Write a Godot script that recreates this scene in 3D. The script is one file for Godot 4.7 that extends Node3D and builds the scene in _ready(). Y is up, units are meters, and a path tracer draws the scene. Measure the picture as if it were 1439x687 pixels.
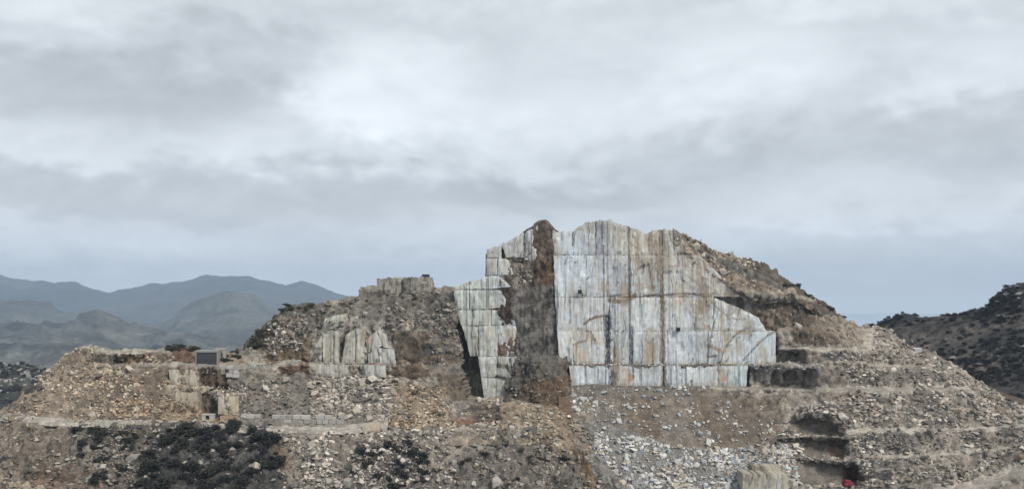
extends Node3D
# A marble quarry seen across a valley under an overcast sky.
# Places are given as survey bearings: (u, v) read across and down from the viewpoint and d, the real distance in metres north of it;
# site() turns such a reading into a point of the world (y up, metres).

const F := 1382.0
const CU := 719.5
const CV := 343.5
const EYE := Vector3(0, 120, 0)
const PITCH := 0.05241
const SKY_LEVEL := 0.765

var rng := RandomNumberGenerator.new()
var n_big := FastNoiseLite.new()
var n_mid := FastNoiseLite.new()
var n_fine := FastNoiseLite.new()
var n_cell := FastNoiseLite.new()
var n_cellv := FastNoiseLite.new()
var n_warp := FastNoiseLite.new()
var n_crag := FastNoiseLite.new()
var M := {}
var used := {}
var grids := {}
var paint := []          # what the ground is made of, with shade painted in a recess, patch by patch: [outline, colour, share]
var rock_shapes := []
var tracks := []         # trodden strips kept clear of stones
var bush_shapes := []


func site(u: float, v: float, d: float) -> Vector3:
	var x := (u - CU) / F
	var y := (CV - v) / F
	var c := cos(PITCH)
	var s := sin(PITCH)
	var yy := y * c + s
	var zz := c - y * s
	return EYE + Vector3(x / zz * d, yy / zz * d, -d)


func lin(r: float, g: float, b: float) -> Color:
	return Color(r, g, b)


func _ready() -> void:
	rng.seed = 4711
	set_noise()
	set_camera_and_light()
	set_materials()
	set_patches()
	make_rocks()
	make_bushes()
	build_far_land()
	build_ground_of_quarry()
	build_tall_face()
	build_small_faces()
	build_outcrop()
	build_walls_and_huts()
	build_rubble()
	build_shrubs()


func set_noise() -> void:
	var k := 0
	for n in [n_big, n_mid, n_fine, n_warp, n_crag]:
		n.seed = 11 + k
		k += 7
		n.noise_type = FastNoiseLite.TYPE_SIMPLEX_SMOOTH
		n.fractal_type = FastNoiseLite.FRACTAL_FBM
		n.fractal_octaves = 3
	n_big.frequency = 0.06
	n_mid.frequency = 0.25
	n_fine.frequency = 0.9
	n_warp.frequency = 0.03
	n_warp.fractal_octaves = 4
	n_crag.fractal_type = FastNoiseLite.FRACTAL_RIDGED
	n_crag.frequency = 0.16
	n_crag.fractal_octaves = 4
	for n in [n_cell, n_cellv]:
		n.noise_type = FastNoiseLite.TYPE_CELLULAR
		n.fractal_type = FastNoiseLite.FRACTAL_NONE
		n.seed = 90
		n.frequency = 0.85
		n.cellular_jitter = 1.0
	n_cell.cellular_return_type = FastNoiseLite.RETURN_DISTANCE
	n_cellv.cellular_return_type = FastNoiseLite.RETURN_CELL_VALUE


# ---------------------------------------------------------------- camera, sky, sun

func set_camera_and_light() -> void:
	var cam := Camera3D.new()
	cam.name = "camera"
	cam.position = EYE
	cam.rotation.x = PITCH
	cam.fov = rad_to_deg(2.0 * atan(343.5 / F))
	cam.near = 0.5
	cam.far = 60000.0
	add_child(cam)
	cam.current = true
	var env := Environment.new()
	env.background_mode = Environment.BG_SKY
	env.tonemap_mode = Environment.TONE_MAPPER_LINEAR
	env.tonemap_exposure = 2.35
	env.background_energy_multiplier = 1.0
	env.sdfgi_enabled = true
	env.ssao_enabled = true
	env.ssil_enabled = true
	env.fog_enabled = true
	env.fog_density = 0.000098
	env.fog_light_color = Color(0.80, 0.895, 1.0)
	var sky := Sky.new()
	var sm := PanoramaSkyMaterial.new()
	sm.panorama = ImageTexture.create_from_image(cloud_image())
	sky.sky_material = sm
	env.sky = sky
	env.sky_rotation = Vector3(0, PI, 0)
	var we := WorldEnvironment.new()
	we.name = "environment"
	we.environment = env
	add_child(we)
	var sun := DirectionalLight3D.new()
	sun.name = "sun"
	sun.light_energy = 0.5
	sun.light_color = Color(1.0, 0.97, 0.93)
	sun.light_angular_distance = 18.0
	sun.shadow_enabled = true
	sun.look_at_from_position(Vector3(0.52, 0.76, 0.56), Vector3.ZERO)
	add_child(sun)


var cn1 := FastNoiseLite.new()
var cn2 := FastNoiseLite.new()
# cloud masses in the part of the sky over the quarry: bearing and height in degrees, half sizes, how much lighter or darker
var masses := [
	[-6.6, 12.4, 5.2, 2.6, 0.115], [-10.5, 9.0, 6.5, 1.8, 0.055], [-24.0, 10.8, 8.5, 1.9, -0.105], [-17.0, 14.0, 6.0, 1.2, -0.05], [-25.0, 8.3, 6.0, 1.0, 0.045],
	[-15.0, 5.6, 15.0, 1.3, -0.095], [-26.0, 2.8, 9.0, 1.3, 0.05], [3.5, 9.6, 4.5, 2.4, 0.07], [12.5, 12.2, 3.6, 1.9, 0.07], [10.0, 7.0, 6.5, 1.6, -0.065],
	[25.5, 8.0, 6.0, 1.6, -0.085], [26.0, 11.0, 4.5, 1.6, 0.05], [21.0, 5.6, 8.0, 1.0, 0.04], [20.0, 2.0, 9.0, 2.0, -0.035], [2.0, 16.0, 9.0, 1.4, -0.02],
	[-27.0, 16.0, 6.0, 1.5, 0.03], [20.0, 16.5, 8.0, 1.6, 0.03], [-3.0, 3.6, 6.0, 1.0, 0.035], [4.0, 6.0, 5.0, 0.9, -0.05]]


func cloud_at(az: float, el: float) -> Color:
	# az, el in radians; the deck of cloud is a flat layer, so its billows crowd together towards the horizon
	var e := maxf(el, 0.0)
	var dist := 1.0 / (sin(e) + 0.2)
	var px := sin(az) * cos(e) * dist
	var pz := cos(az) * cos(e) * dist
	var wx := cn2.get_noise_2d(px * 0.8 + 40.0, pz * 0.8)
	var wy := cn2.get_noise_2d(px * 0.8 - 70.0, pz * 0.8 + 13.0)
	var n := cn1.get_noise_2d(px + wx * 0.9, pz + wy * 0.9)
	var fine := cn1.get_noise_2d(px * 2.6 + wy * 1.1 + 9.0, pz * 2.6 + wx * 1.1)
	var puff := cn1.get_noise_2d(rad_to_deg(az) * 0.22 + wx * 1.2, rad_to_deg(el) * 0.5 + wy * 1.2)
	var curl := cn1.get_noise_2d(rad_to_deg(az) * 0.7 + wy * 1.5 + 33.0, rad_to_deg(el) * 1.3 + wx * 1.5)
	var l := 0.782 + 0.036 * n + 0.02 * fine + 0.036 * puff + 0.026 * curl
	var a := rad_to_deg(az) + 3.6 * wx + 1.6 * puff + 1.0 * curl
	var h := rad_to_deg(el) + 1.2 * wy + 1.3 * puff + 0.8 * curl
	for m in masses:
		var dx: float = (a - m[0]) / m[2]
		var dy: float = (h - m[1]) / m[3]
		var q := dx * dx + dy * dy
		if q < 2.6:
			l += m[4] * 0.72 * smoothstep(2.6, 0.25, q)
	var low := exp(-rad_to_deg(e) / 3.5)
	l = lerpf(l, 0.82, low * 0.5)
	var t := clampf((l - 0.66) / 0.24, 0.0, 1.0)
	var c := Color(l * 0.968, l * 1.004, l * 1.04).lerp(Color(l * 0.975, l * 1.005, l * 1.03), t)
	c = c.lerp(Color(l * 0.945, l * 1.0, l * 1.065), low * 0.6)
	return Color(c.r * SKY_LEVEL, c.g * SKY_LEVEL, c.b * SKY_LEVEL)


func cloud_image() -> Image:
	for n in [cn1, cn2]:
		n.noise_type = FastNoiseLite.TYPE_SIMPLEX_SMOOTH
		n.fractal_type = FastNoiseLite.FRACTAL_FBM
		n.fractal_octaves = 5
		n.seed = 305
	cn1.frequency = 0.55
	cn2.frequency = 0.7
	cn2.seed = 77
	var w := 1024
	var h := 512
	var im := Image.create(w, h, false, Image.FORMAT_RGB8)
	var low := cloud_at(0.6, 0.0)
	im.fill(low)
	for j in h / 2 + 2:
		for i in w:
			im.set_pixel(i, j, cloud_at((float(i) + 0.5) / w * TAU - PI, PI * 0.5 - (float(j) + 0.5) / h * PI))
	im.resize(4096, 2048, Image.INTERPOLATE_CUBIC)
	for j in range(760, 1030):
		for i in range(1640, 2456):
			im.set_pixel(i, j, cloud_at((float(i) + 0.5) / 4096.0 * TAU - PI, PI * 0.5 - (float(j) + 0.5) / 2048.0 * PI))
	return im


# ---------------------------------------------------------------- materials

func grain(freq: float, lo: float, seed_: int) -> NoiseTexture2D:
	var t := NoiseTexture2D.new()
	var n := FastNoiseLite.new()
	n.seed = seed_
	n.frequency = freq
	n.fractal_octaves = 5
	n.fractal_gain = 0.6
	t.noise = n
	t.width = 512
	t.height = 512
	t.seamless = true
	var g := Gradient.new()
	g.set_color(0, Color(lo, lo, lo))
	g.set_color(1, Color(1, 1, 1))
	t.color_ramp = g
	return t


func mat(called: String, vertex := true) -> StandardMaterial3D:
	var m := StandardMaterial3D.new()
	m.resource_name = called
	m.roughness = 0.95
	m.metallic_specular = 0.25
	m.vertex_color_use_as_albedo = vertex
	M[called] = m
	return m


func set_materials() -> void:
	var earth := mat("earth")
	earth.albedo_texture = grain(0.03, 0.5, 5)
	earth.uv1_triplanar = true
	earth.uv1_world_triplanar = true
	earth.uv1_scale = Vector3(0.2, 0.14, 0.2)
	earth.heightmap_enabled = true
	earth.heightmap_texture = grain(0.035, 0.0, 61)
	earth.heightmap_scale = 16.0
	var far := mat("far_land")
	far.albedo_texture = grain(0.02, 0.5, 8)
	far.uv1_triplanar = true
	far.uv1_world_triplanar = true
	far.uv1_scale = Vector3(0.004, 0.004, 0.004)
	var stone := mat("stone")
	stone.roughness = 0.9
	stone.albedo_texture = grain(0.02, 0.7, 21)
	stone.uv1_triplanar = true
	stone.uv1_scale = Vector3(0.5, 0.5, 0.5)
	var leaf := mat("leaf")
	leaf.roughness = 0.8
	leaf.backlight_enabled = true
	leaf.backlight = Color(0.05, 0.06, 0.03)
	leaf.cull_mode = BaseMaterial3D.CULL_DISABLED
	var bark := mat("bark", false)
	bark.albedo_color = Color(0.22, 0.19, 0.16)
	var face := mat("sawn_marble")
	face.albedo_texture = ImageTexture.create_from_image(marble_image())
	face.roughness = 0.75
	face.texture_repeat = true
	face.heightmap_enabled = true
	face.heightmap_texture = marble_relief
	face.heightmap_scale = 6.0
	var flat := mat("painted")
	flat.roughness = 0.6
	var sea := mat("sea_water", false)
	sea.albedo_color = Color(0.6, 0.68, 0.74)
	sea.roughness = 0.3
	var valley := mat("valley", false)
	valley.albedo_color = Color(0.33, 0.35, 0.28)
	var rubber := mat("rubber", false)
	rubber.albedo_color = Color(0.13, 0.13, 0.13)


# The sawn marble: grey, cream and bluish beds standing upright, run over by stains that water has washed down, with brown and black seams.
const FU0 := 626.0
const FU1 := 1104.0
const FV0 := 300.0
const FV1 := 570.0
# upright seams and streaks: u, from v, to v, half width, colour, strength
var streaks := [
	[931.0, 322.0, 545.0, 3.3, Color(0.17, 0.13, 0.095), 1.0], [854.0, 446.0, 513.0, 4.0, Color(0.028, 0.032, 0.05), 1.0], [861.0, 513.0, 541.0, 6.0, Color(0.055, 0.052, 0.055), 0.9],
	[885.0, 318.0, 513.0, 1.5, Color(0.075, 0.075, 0.085), 0.85], [849.0, 345.0, 450.0, 1.1, Color(0.07, 0.07, 0.08), 0.85], [847.0, 312.0, 356.0, 1.6, Color(0.17, 0.17, 0.19), 0.7], [840.0, 312.0, 350.0, 0.9, Color(0.16, 0.16, 0.18), 0.7],
	[855.0, 312.0, 420.0, 0.8, Color(0.13, 0.14, 0.17), 0.7], [864.0, 430.0, 470.0, 1.0, Color(0.11, 0.12, 0.16), 0.8], [868.0, 360.0, 513.0, 0.6, Color(0.16, 0.17, 0.19), 0.7],
	[888.0, 460.0, 530.0, 1.6, Color(0.09, 0.09, 0.1), 0.8], [941.0, 355.0, 470.0, 1.1, Color(0.16, 0.17, 0.2), 0.7], [945.0, 418.0, 470.0, 0.8, Color(0.14, 0.15, 0.18), 0.7], [938.0, 465.0, 513.0, 0.7, Color(0.2, 0.2, 0.22), 0.7],
	[786.0, 330.0, 520.0, 1.6, Color(0.58, 0.57, 0.53), 0.7], [791.0, 360.0, 515.0, 0.9, Color(0.58, 0.57, 0.53), 0.7], [806.0, 320.0, 345.0, 1.2, Color(0.06, 0.06, 0.06), 0.9], [775.0, 330.0, 500.0, 1.2, Color(0.5, 0.49, 0.45), 0.6],
	[658.0, 405.0, 500.0, 0.9, Color(0.55, 0.54, 0.48), 0.7], [671.0, 408.0, 500.0, 1.0, Color(0.55, 0.54, 0.48), 0.7], [648.0, 408.0, 500.0, 0.8, Color(0.52, 0.51, 0.45), 0.7], [685.0, 410.0, 490.0, 1.5, Color(0.40, 0.33, 0.22), 0.6], [690.0, 430.0, 475.0, 0.8, Color(0.36, 0.29, 0.2), 0.6],
	[699.0, 350.0, 500.0, 0.7, Color(0.2, 0.2, 0.19), 0.6], [664.0, 405.0, 500.0, 0.5, Color(0.2, 0.2, 0.19), 0.6], [679.0, 405.0, 500.0, 0.5, Color(0.2, 0.2, 0.19), 0.6], [738.0, 325.0, 362.0, 1.6, Color(0.09, 0.08, 0.07), 0.85], [747.0, 325.0, 365.0, 1.0, Color(0.1, 0.09, 0.08), 0.8],
	[960.0, 345.0, 410.0, 0.9, Color(0.22, 0.22, 0.22), 0.6], [905.0, 360.0, 510.0, 0.6, Color(0.25, 0.24, 0.23), 0.6], [918.0, 330.0, 410.0, 1.8, Color(0.2, 0.15, 0.11), 0.6], [915.0, 322.0, 350.0, 3.0, Color(0.2, 0.15, 0.12), 0.75],
	[809.0, 465.0, 513.0, 0.5, Color(0.25, 0.22, 0.2), 0.6], [830.0, 430.0, 513.0, 0.5, Color(0.24, 0.22, 0.2), 0.6], [720.0, 440.0, 500.0, 1.2, Color(0.16, 0.15, 0.14), 0.7], [899.0, 513.0, 540.0, 1.3, Color(0.12, 0.13, 0.14), 0.75], [948.0, 514.0, 540.0, 1.0, Color(0.16, 0.17, 0.19), 0.7], [1035.0, 514.0, 541.0, 1.2, Color(0.12, 0.15, 0.14), 0.7]]
# crooked seams and stains: points, half width, colour, strength
var seams := [
	[[[821, 456], [828, 450], [838, 446], [848, 445]], 1.8, Color(0.13, 0.085, 0.05), 0.9], [[[805, 485], [815, 481], [823, 479], [826, 473], [825, 465]], 1.3, Color(0.15, 0.09, 0.05), 0.9],
	[[[857, 422], [872, 424], [884, 420], [892, 416]], 3.6, Color(0.17, 0.12, 0.075), 0.9], [[[862, 418], [900, 418], [925, 414]], 1.0, Color(0.16, 0.11, 0.07), 0.8], [[[906, 416], [935, 415], [965, 413], [990, 415]], 1.6, Color(0.07, 0.055, 0.045), 0.92], [[[856, 417], [880, 414], [888, 411]], 1.5, Color(0.10, 0.07, 0.05), 0.85],
	[[[1010, 513], [1014, 500], [1021, 485], [1030, 474], [1040, 466]], 1.3, Color(0.12, 0.12, 0.12), 0.85], [[[1044, 506], [1055, 494], [1066, 482], [1078, 472], [1090, 465]], 1.5, Color(0.13, 0.12, 0.12), 0.85],
	[[[993, 513], [994, 500], [996, 488], [1000, 468], [1003, 455], [1002, 445]], 1.1, Color(0.13, 0.11, 0.1), 0.8], [[[994, 486], [1004, 490], [1013, 493]], 2.6, Color(0.27, 0.165, 0.1), 0.7], [[[994, 502], [1006, 500]], 1.2, Color(0.10, 0.08, 0.07), 0.85],
	[[[1036, 467], [1048, 468]], 2.6, Color(0.32, 0.22, 0.14), 0.55], [[[986, 455], [996, 462], [1000, 466]], 2.2, Color(0.33, 0.2, 0.12), 0.6], [[[1000, 425], [1012, 436], [1022, 444], [1036, 450], [1046, 448]], 1.3, Color(0.2, 0.17, 0.14), 0.7],
	[[[986, 392], [996, 404], [1008, 411]], 1.2, Color(0.24, 0.21, 0.18), 0.6], [[[966, 350], [975, 375], [990, 392]], 0.9, Color(0.26, 0.23, 0.2), 0.6], [[[972, 345], [978, 368], [988, 380]], 0.8, Color(0.24, 0.2, 0.16), 0.6],
	[[[897, 378], [905, 374], [912, 372]], 2.4, Color(0.11, 0.09, 0.07), 0.85], [[[890, 362], [900, 368], [912, 366]], 4.0, Color(0.26, 0.2, 0.14), 0.5], [[[889, 401], [910, 399]], 0.9, Color(0.3, 0.2, 0.12), 0.7],
	[[[700, 449], [709, 453]], 1.2, Color(0.12, 0.1, 0.08), 0.8], [[[693, 435], [702, 436]], 1.4, Color(0.28, 0.17, 0.09), 0.75], [[[727, 372], [731, 360], [735, 352]], 0.9, Color(0.1, 0.09, 0.08), 0.7], [[[794, 372], [797, 362]], 1.2, Color(0.1, 0.1, 0.1), 0.8],
	[[[880, 522], [884, 530], [878, 536]], 5.0, Color(0.33, 0.2, 0.11), 0.65], [[[1012, 520], [1015, 530], [1008, 536]], 3.4, Color(0.4, 0.27, 0.17), 0.6], [[[808, 487], [815, 500], [823, 508]], 8.0, Color(0.44, 0.34, 0.23), 0.4], [[[806, 470], [830, 474], [842, 480]], 7.0, Color(0.43, 0.34, 0.25), 0.4], [[[864, 490], [868, 508]], 3.5, Color(0.38, 0.27, 0.19), 0.55],
	[[[700, 514], [712, 516], [716, 522]], 3.2, Color(0.02, 0.02, 0.02), 0.9], [[[698, 530], [712, 534]], 2.4, Color(0.025, 0.025, 0.025), 0.9], [[[714, 545], [718, 552]], 2.0, Color(0.03, 0.03, 0.03), 0.9], [[[716, 505], [722, 530], [724, 552]], 1.4, Color(0.06, 0.06, 0.06), 0.8], [[[733, 505], [736, 530], [740, 556]], 1.6, Color(0.1, 0.1, 0.1), 0.7]]
# beds of one tint: middle u, v, half sizes, colour, strength
var beds := [
	[905.0, 330.0, 50.0, 20.0, Color(0.30, 0.25, 0.19), 0.6], [975.0, 360.0, 26.0, 34.0, Color(0.33, 0.275, 0.21), 0.65], [1015.0, 405.0, 30.0, 22.0, Color(0.36, 0.31, 0.25), 0.55], [850.0, 318.0, 50.0, 10.0, Color(0.28, 0.25, 0.22), 0.5], [870.0, 390.0, 10.0, 34.0, Color(0.27, 0.28, 0.30), 0.6], [848.0, 345.0, 12.0, 36.0, Color(0.25, 0.26, 0.28), 0.6], [905.0, 395.0, 16.0, 30.0, Color(0.34, 0.33, 0.30), 0.6], [725.0, 350.0, 24.0, 22.0, Color(0.27, 0.25, 0.225), 0.55],
	[670.0, 445.0, 40.0, 60.0, Color(0.325, 0.34, 0.305), 0.75], [806.0, 375.0, 26.0, 45.0, Color(0.40, 0.435, 0.46), 0.8], [700.0, 365.0, 22.0, 25.0, Color(0.37, 0.365, 0.335), 0.6], [960.0, 490.0, 34.0, 26.0, Color(0.43, 0.455, 0.475), 0.8],
	[1062.0, 490.0, 34.0, 26.0, Color(0.40, 0.44, 0.46), 0.8], [905.0, 470.0, 24.0, 40.0, Color(0.43, 0.45, 0.45), 0.6], [960.0, 385.0, 26.0, 26.0, Color(0.43, 0.41, 0.36), 0.7], [905.0, 345.0, 28.0, 30.0, Color(0.44, 0.405, 0.34), 0.7], [870.0, 335.0, 14.0, 40.0, Color(0.45, 0.43, 0.38), 0.5],
	[838.0, 440.0, 28.0, 28.0, Color(0.44, 0.445, 0.44), 0.6], [830.0, 528.0, 30.0, 14.0, Color(0.44, 0.475, 0.5), 0.8], [930.0, 528.0, 60.0, 14.0, Color(0.45, 0.48, 0.49), 0.8], [1035.0, 528.0, 16.0, 14.0, Color(0.38, 0.45, 0.45), 0.8], [1010.0, 440.0, 34.0, 24.0, Color(0.42, 0.43, 0.41), 0.7], [700.0, 530.0, 22.0, 28.0, Color(0.33, 0.335, 0.30), 0.8]]


var marble_relief: ImageTexture


func marble_image() -> Image:
	var w := 1152
	var h := 648
	var relief := Image.create(w, h, false, Image.FORMAT_L8)
	var n := FastNoiseLite.new()
	n.seed = 3
	n.noise_type = FastNoiseLite.TYPE_SIMPLEX_SMOOTH
	n.fractal_octaves = 3
	n.frequency = 1.0
	var img := PackedFloat32Array()
	img.resize(w * h * 3)
	var su := (FU1 - FU0) / w
	var sv := (FV1 - FV0) / h
	for j in h:
		var v := FV0 + (j + 0.5) * sv
		for i in w:
			var u := FU0 + (i + 0.5) * su
			var wob := n.get_noise_2d(u * 0.02, v * 0.03) * 3.0
			var s1 := n.get_noise_2d((u + wob) * 0.42, v * 0.006)
			var s2 := n.get_noise_2d((u + wob) * 0.09 + 31.0, v * 0.004 + 5.0)
			var s3 := n.get_noise_2d((u + wob * 0.3) * 1.1 + 70.0, v * 0.02)
			var bl := n.get_noise_2d(u * 0.12 + 9.0, v * 0.09)
			var s4 := n.get_noise_2d((u + wob) * 0.2 + 12.0, v * 0.01 + 40.0)
			var c := Color(0.40, 0.405, 0.40).lerp(Color(0.44, 0.42, 0.37), clampf(0.35 + s2 * 1.2, 0, 1)).lerp(Color(0.355, 0.39, 0.425), clampf(bl * 1.2 + 0.05 + s4 * 0.8, 0, 1))
			for b in beds:
				var dx: float = (u - b[0]) / b[2]
				var dy: float = (v - b[1]) / b[3]
				var q := dx * dx + dy * dy + bl * 0.5
				if q < 1.3:
					c = c.lerp(b[4], b[5] * clampf((1.3 - q) * 1.4, 0, 1))
			var strong := clampf(0.35 + 1.3 * n.get_noise_2d(u * 0.035 + 80.0, v * 0.012), 0.1, 1.0)
			var k := 1.13 + (0.3 * s1 + 0.2 * s3) * strong + 0.3 * bl + 0.26 * s4
			var up := clampf(0.5 + 0.3 * s1 + 0.22 * s3 + 0.2 * s4 + 0.15 * bl, 0, 1)
			relief.set_pixel(i, j, Color(up, up, up))
			if s1 < -0.22:
				k *= 1.0 + (s1 + 0.22) * 1.7 * strong
			var o := (j * w + i) * 3
			img[o] = c.r * k
			img[o + 1] = c.g * k
			img[o + 2] = c.b * k
	for s in streaks:
		stroke(img, w, h, n, [[s[0], s[1]], [s[0], (s[1] + s[2]) * 0.5], [s[0], s[2]]], s[3], s[4], s[5])
	for s in seams:
		stroke(img, w, h, n, s[0], s[1], s[2], s[3])
	# rust and earth washed down from the benches
	for k in 70:
		var u := 640.0 + 450.0 * sqrt(rng.randf())
		var v := rng.randf_range(318, 500)
		var l := rng.randf_range(6, 42)
		var c: Color = [Color(0.30, 0.225, 0.15), Color(0.22, 0.17, 0.125), Color(0.36, 0.29, 0.2), Color(0.17, 0.15, 0.135)][k % 4]
		stroke(img, w, h, n, [[u, v], [u + rng.randf_range(-2, 2), v + l * 0.5], [u + rng.randf_range(-3, 3), v + l]], rng.randf_range(2.0, 9.0), c, rng.randf_range(0.25, 0.55))
	for k in 26:
		var u := rng.randf_range(880, 1060)
		var v := rng.randf_range(325, 420)
		stroke(img, w, h, n, [[u, v], [u + rng.randf_range(4, 14), v + rng.randf_range(-4, 5)]], rng.randf_range(1.0, 3.5), [Color(0.2, 0.15, 0.11), Color(0.3, 0.23, 0.16)][k % 2], rng.randf_range(0.35, 0.7))
	# thin joints at random
	for k in 110:
		var u := rng.randf_range(640, 1085)
		var v := rng.randf_range(325, 500)
		var l := rng.randf_range(8, 60)
		var tone := rng.randf_range(0.08, 0.24)
		stroke(img, w, h, n, [[u, v], [u + rng.randf_range(-1.0, 1.0), v + l]], rng.randf_range(0.35, 0.7), Color(tone, tone * 0.95, tone * 0.92), rng.randf_range(0.4, 0.75))
	for k in 46:
		var u := rng.randf_range(660, 1080)
		var v := rng.randf_range(330, 535)
		var tone := rng.randf_range(0.04, 0.12)
		stroke(img, w, h, n, [[u, v], [u + rng.randf_range(1, 4), v + rng.randf_range(-2, 2)]], rng.randf_range(0.6, 1.1), Color(tone, tone * 0.9, tone * 0.82), 0.85)
	for k in 60:
		var u := rng.randf_range(640, 1085)
		var v: float = [345, 358, 387, 407, 417, 434, 465, 512][k % 8] + rng.randf_range(0, 3)
		stroke(img, w, h, n, [[u, v], [u + rng.randf_range(-0.8, 0.8), v + rng.randf_range(8, 34)]], rng.randf_range(0.6, 1.5), [Color(0.3, 0.22, 0.14), Color(0.58, 0.57, 0.54), Color(0.22, 0.22, 0.22)][k % 3], rng.randf_range(0.25, 0.5))
	marble_relief = ImageTexture.create_from_image(relief)
	var im := Image.create(w, h, false, Image.FORMAT_RGB8)
	for j in h:
		for i in w:
			var o := (j * w + i) * 3
			im.set_pixel(i, j, Color(img[o], img[o + 1], img[o + 2]).linear_to_srgb())
	return im


func stroke(img: PackedFloat32Array, w: int, h: int, n: FastNoiseLite, pts: Array, half: float, c: Color, k: float) -> void:
	var su := (FU1 - FU0) / w
	var sv := (FV1 - FV0) / h
	for s in pts.size() - 1:
		var a := Vector2(pts[s][0], pts[s][1])
		var b := Vector2(pts[s + 1][0], pts[s + 1][1])
		var r := half * 1.6 + 1.5
		var i0 := maxi(0, int((minf(a.x, b.x) - r - FU0) / su))
		var i1 := mini(w - 1, int((maxf(a.x, b.x) + r - FU0) / su))
		var j0 := maxi(0, int((minf(a.y, b.y) - r - FV0) / sv))
		var j1 := mini(h - 1, int((maxf(a.y, b.y) + r - FV0) / sv))
		for j in range(j0, j1 + 1):
			for i in range(i0, i1 + 1):
				var p := Vector2(FU0 + (i + 0.5) * su, FV0 + (j + 0.5) * sv)
				var d := p.distance_to(Geometry2D.get_closest_point_to_segment(p, a, b))
				d += n.get_noise_2d(p.x * 0.35, p.y * 0.12) * half * 0.75 + n.get_noise_2d(p.x * 1.3 + 50.0, p.y * 0.5) * half * 0.4
				var t := clampf((half - d) / (half * 0.5 + 0.3) + 0.5, 0, 1) * k * clampf(0.9 + 0.7 * n.get_noise_2d(p.x * 0.4 + 20.0, p.y * 0.1), 0.55, 1.0)
				if t > 0.0:
					var o := (j * w + i) * 3
					img[o] = lerpf(img[o], c.r, t)
					img[o + 1] = lerpf(img[o + 1], c.g, t)
					img[o + 2] = lerpf(img[o + 2], c.b, t)


# ---------------------------------------------------------------- small builders

func numbered(called: String) -> String:
	if not used.has(called):
		used[called] = 0
		return called
	used[called] += 1
	return "%s_%03d" % [called, used[called]]


func tag(o: Node, label := "", category := "", group := "", kind := "") -> Node:
	if label: o.set_meta("label", label)
	if category: o.set_meta("category", category)
	if group: o.set_meta("group", group)
	if kind: o.set_meta("kind", kind)
	return o


func obj(called: String, mesh: Mesh, m: Material, parent: Node = self) -> MeshInstance3D:
	var o := MeshInstance3D.new()
	o.name = numbered(called) if parent == self else called
	o.mesh = mesh
	o.material_override = m
	parent.add_child(o, true)
	return o


func base(called: String, at := Vector3.ZERO, turn := 0.0) -> Node3D:
	var o := Node3D.new()
	o.name = numbered(called)
	o.position = at
	o.rotation.y = turn
	add_child(o)
	return o


func mesh_of(p: PackedVector3Array, nrm: PackedVector3Array, col: PackedColorArray, uv: PackedVector2Array, idx: PackedInt32Array) -> ArrayMesh:
	var a := []
	a.resize(Mesh.ARRAY_MAX)
	a[Mesh.ARRAY_VERTEX] = p
	a[Mesh.ARRAY_NORMAL] = nrm
	if col.size(): a[Mesh.ARRAY_COLOR] = col
	if uv.size(): a[Mesh.ARRAY_TEX_UV] = uv
	a[Mesh.ARRAY_INDEX] = idx
	var m := ArrayMesh.new()
	m.add_surface_from_arrays(Mesh.PRIMITIVE_TRIANGLES, a)
	return m


func row_at(row: Array, u: float) -> Vector2:
	if u <= row[0][0]:
		return Vector2(row[0][1], row[0][2])
	for k in row.size() - 1:
		var b: Array = row[k + 1]
		if u <= b[0]:
			var a: Array = row[k]
			var t: float = (u - a[0]) / maxf(b[0] - a[0], 0.001)
			return Vector2(lerpf(a[1], b[1], t), lerpf(a[2], b[2], t))
	return Vector2(row[-1][1], row[-1][2])


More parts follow.
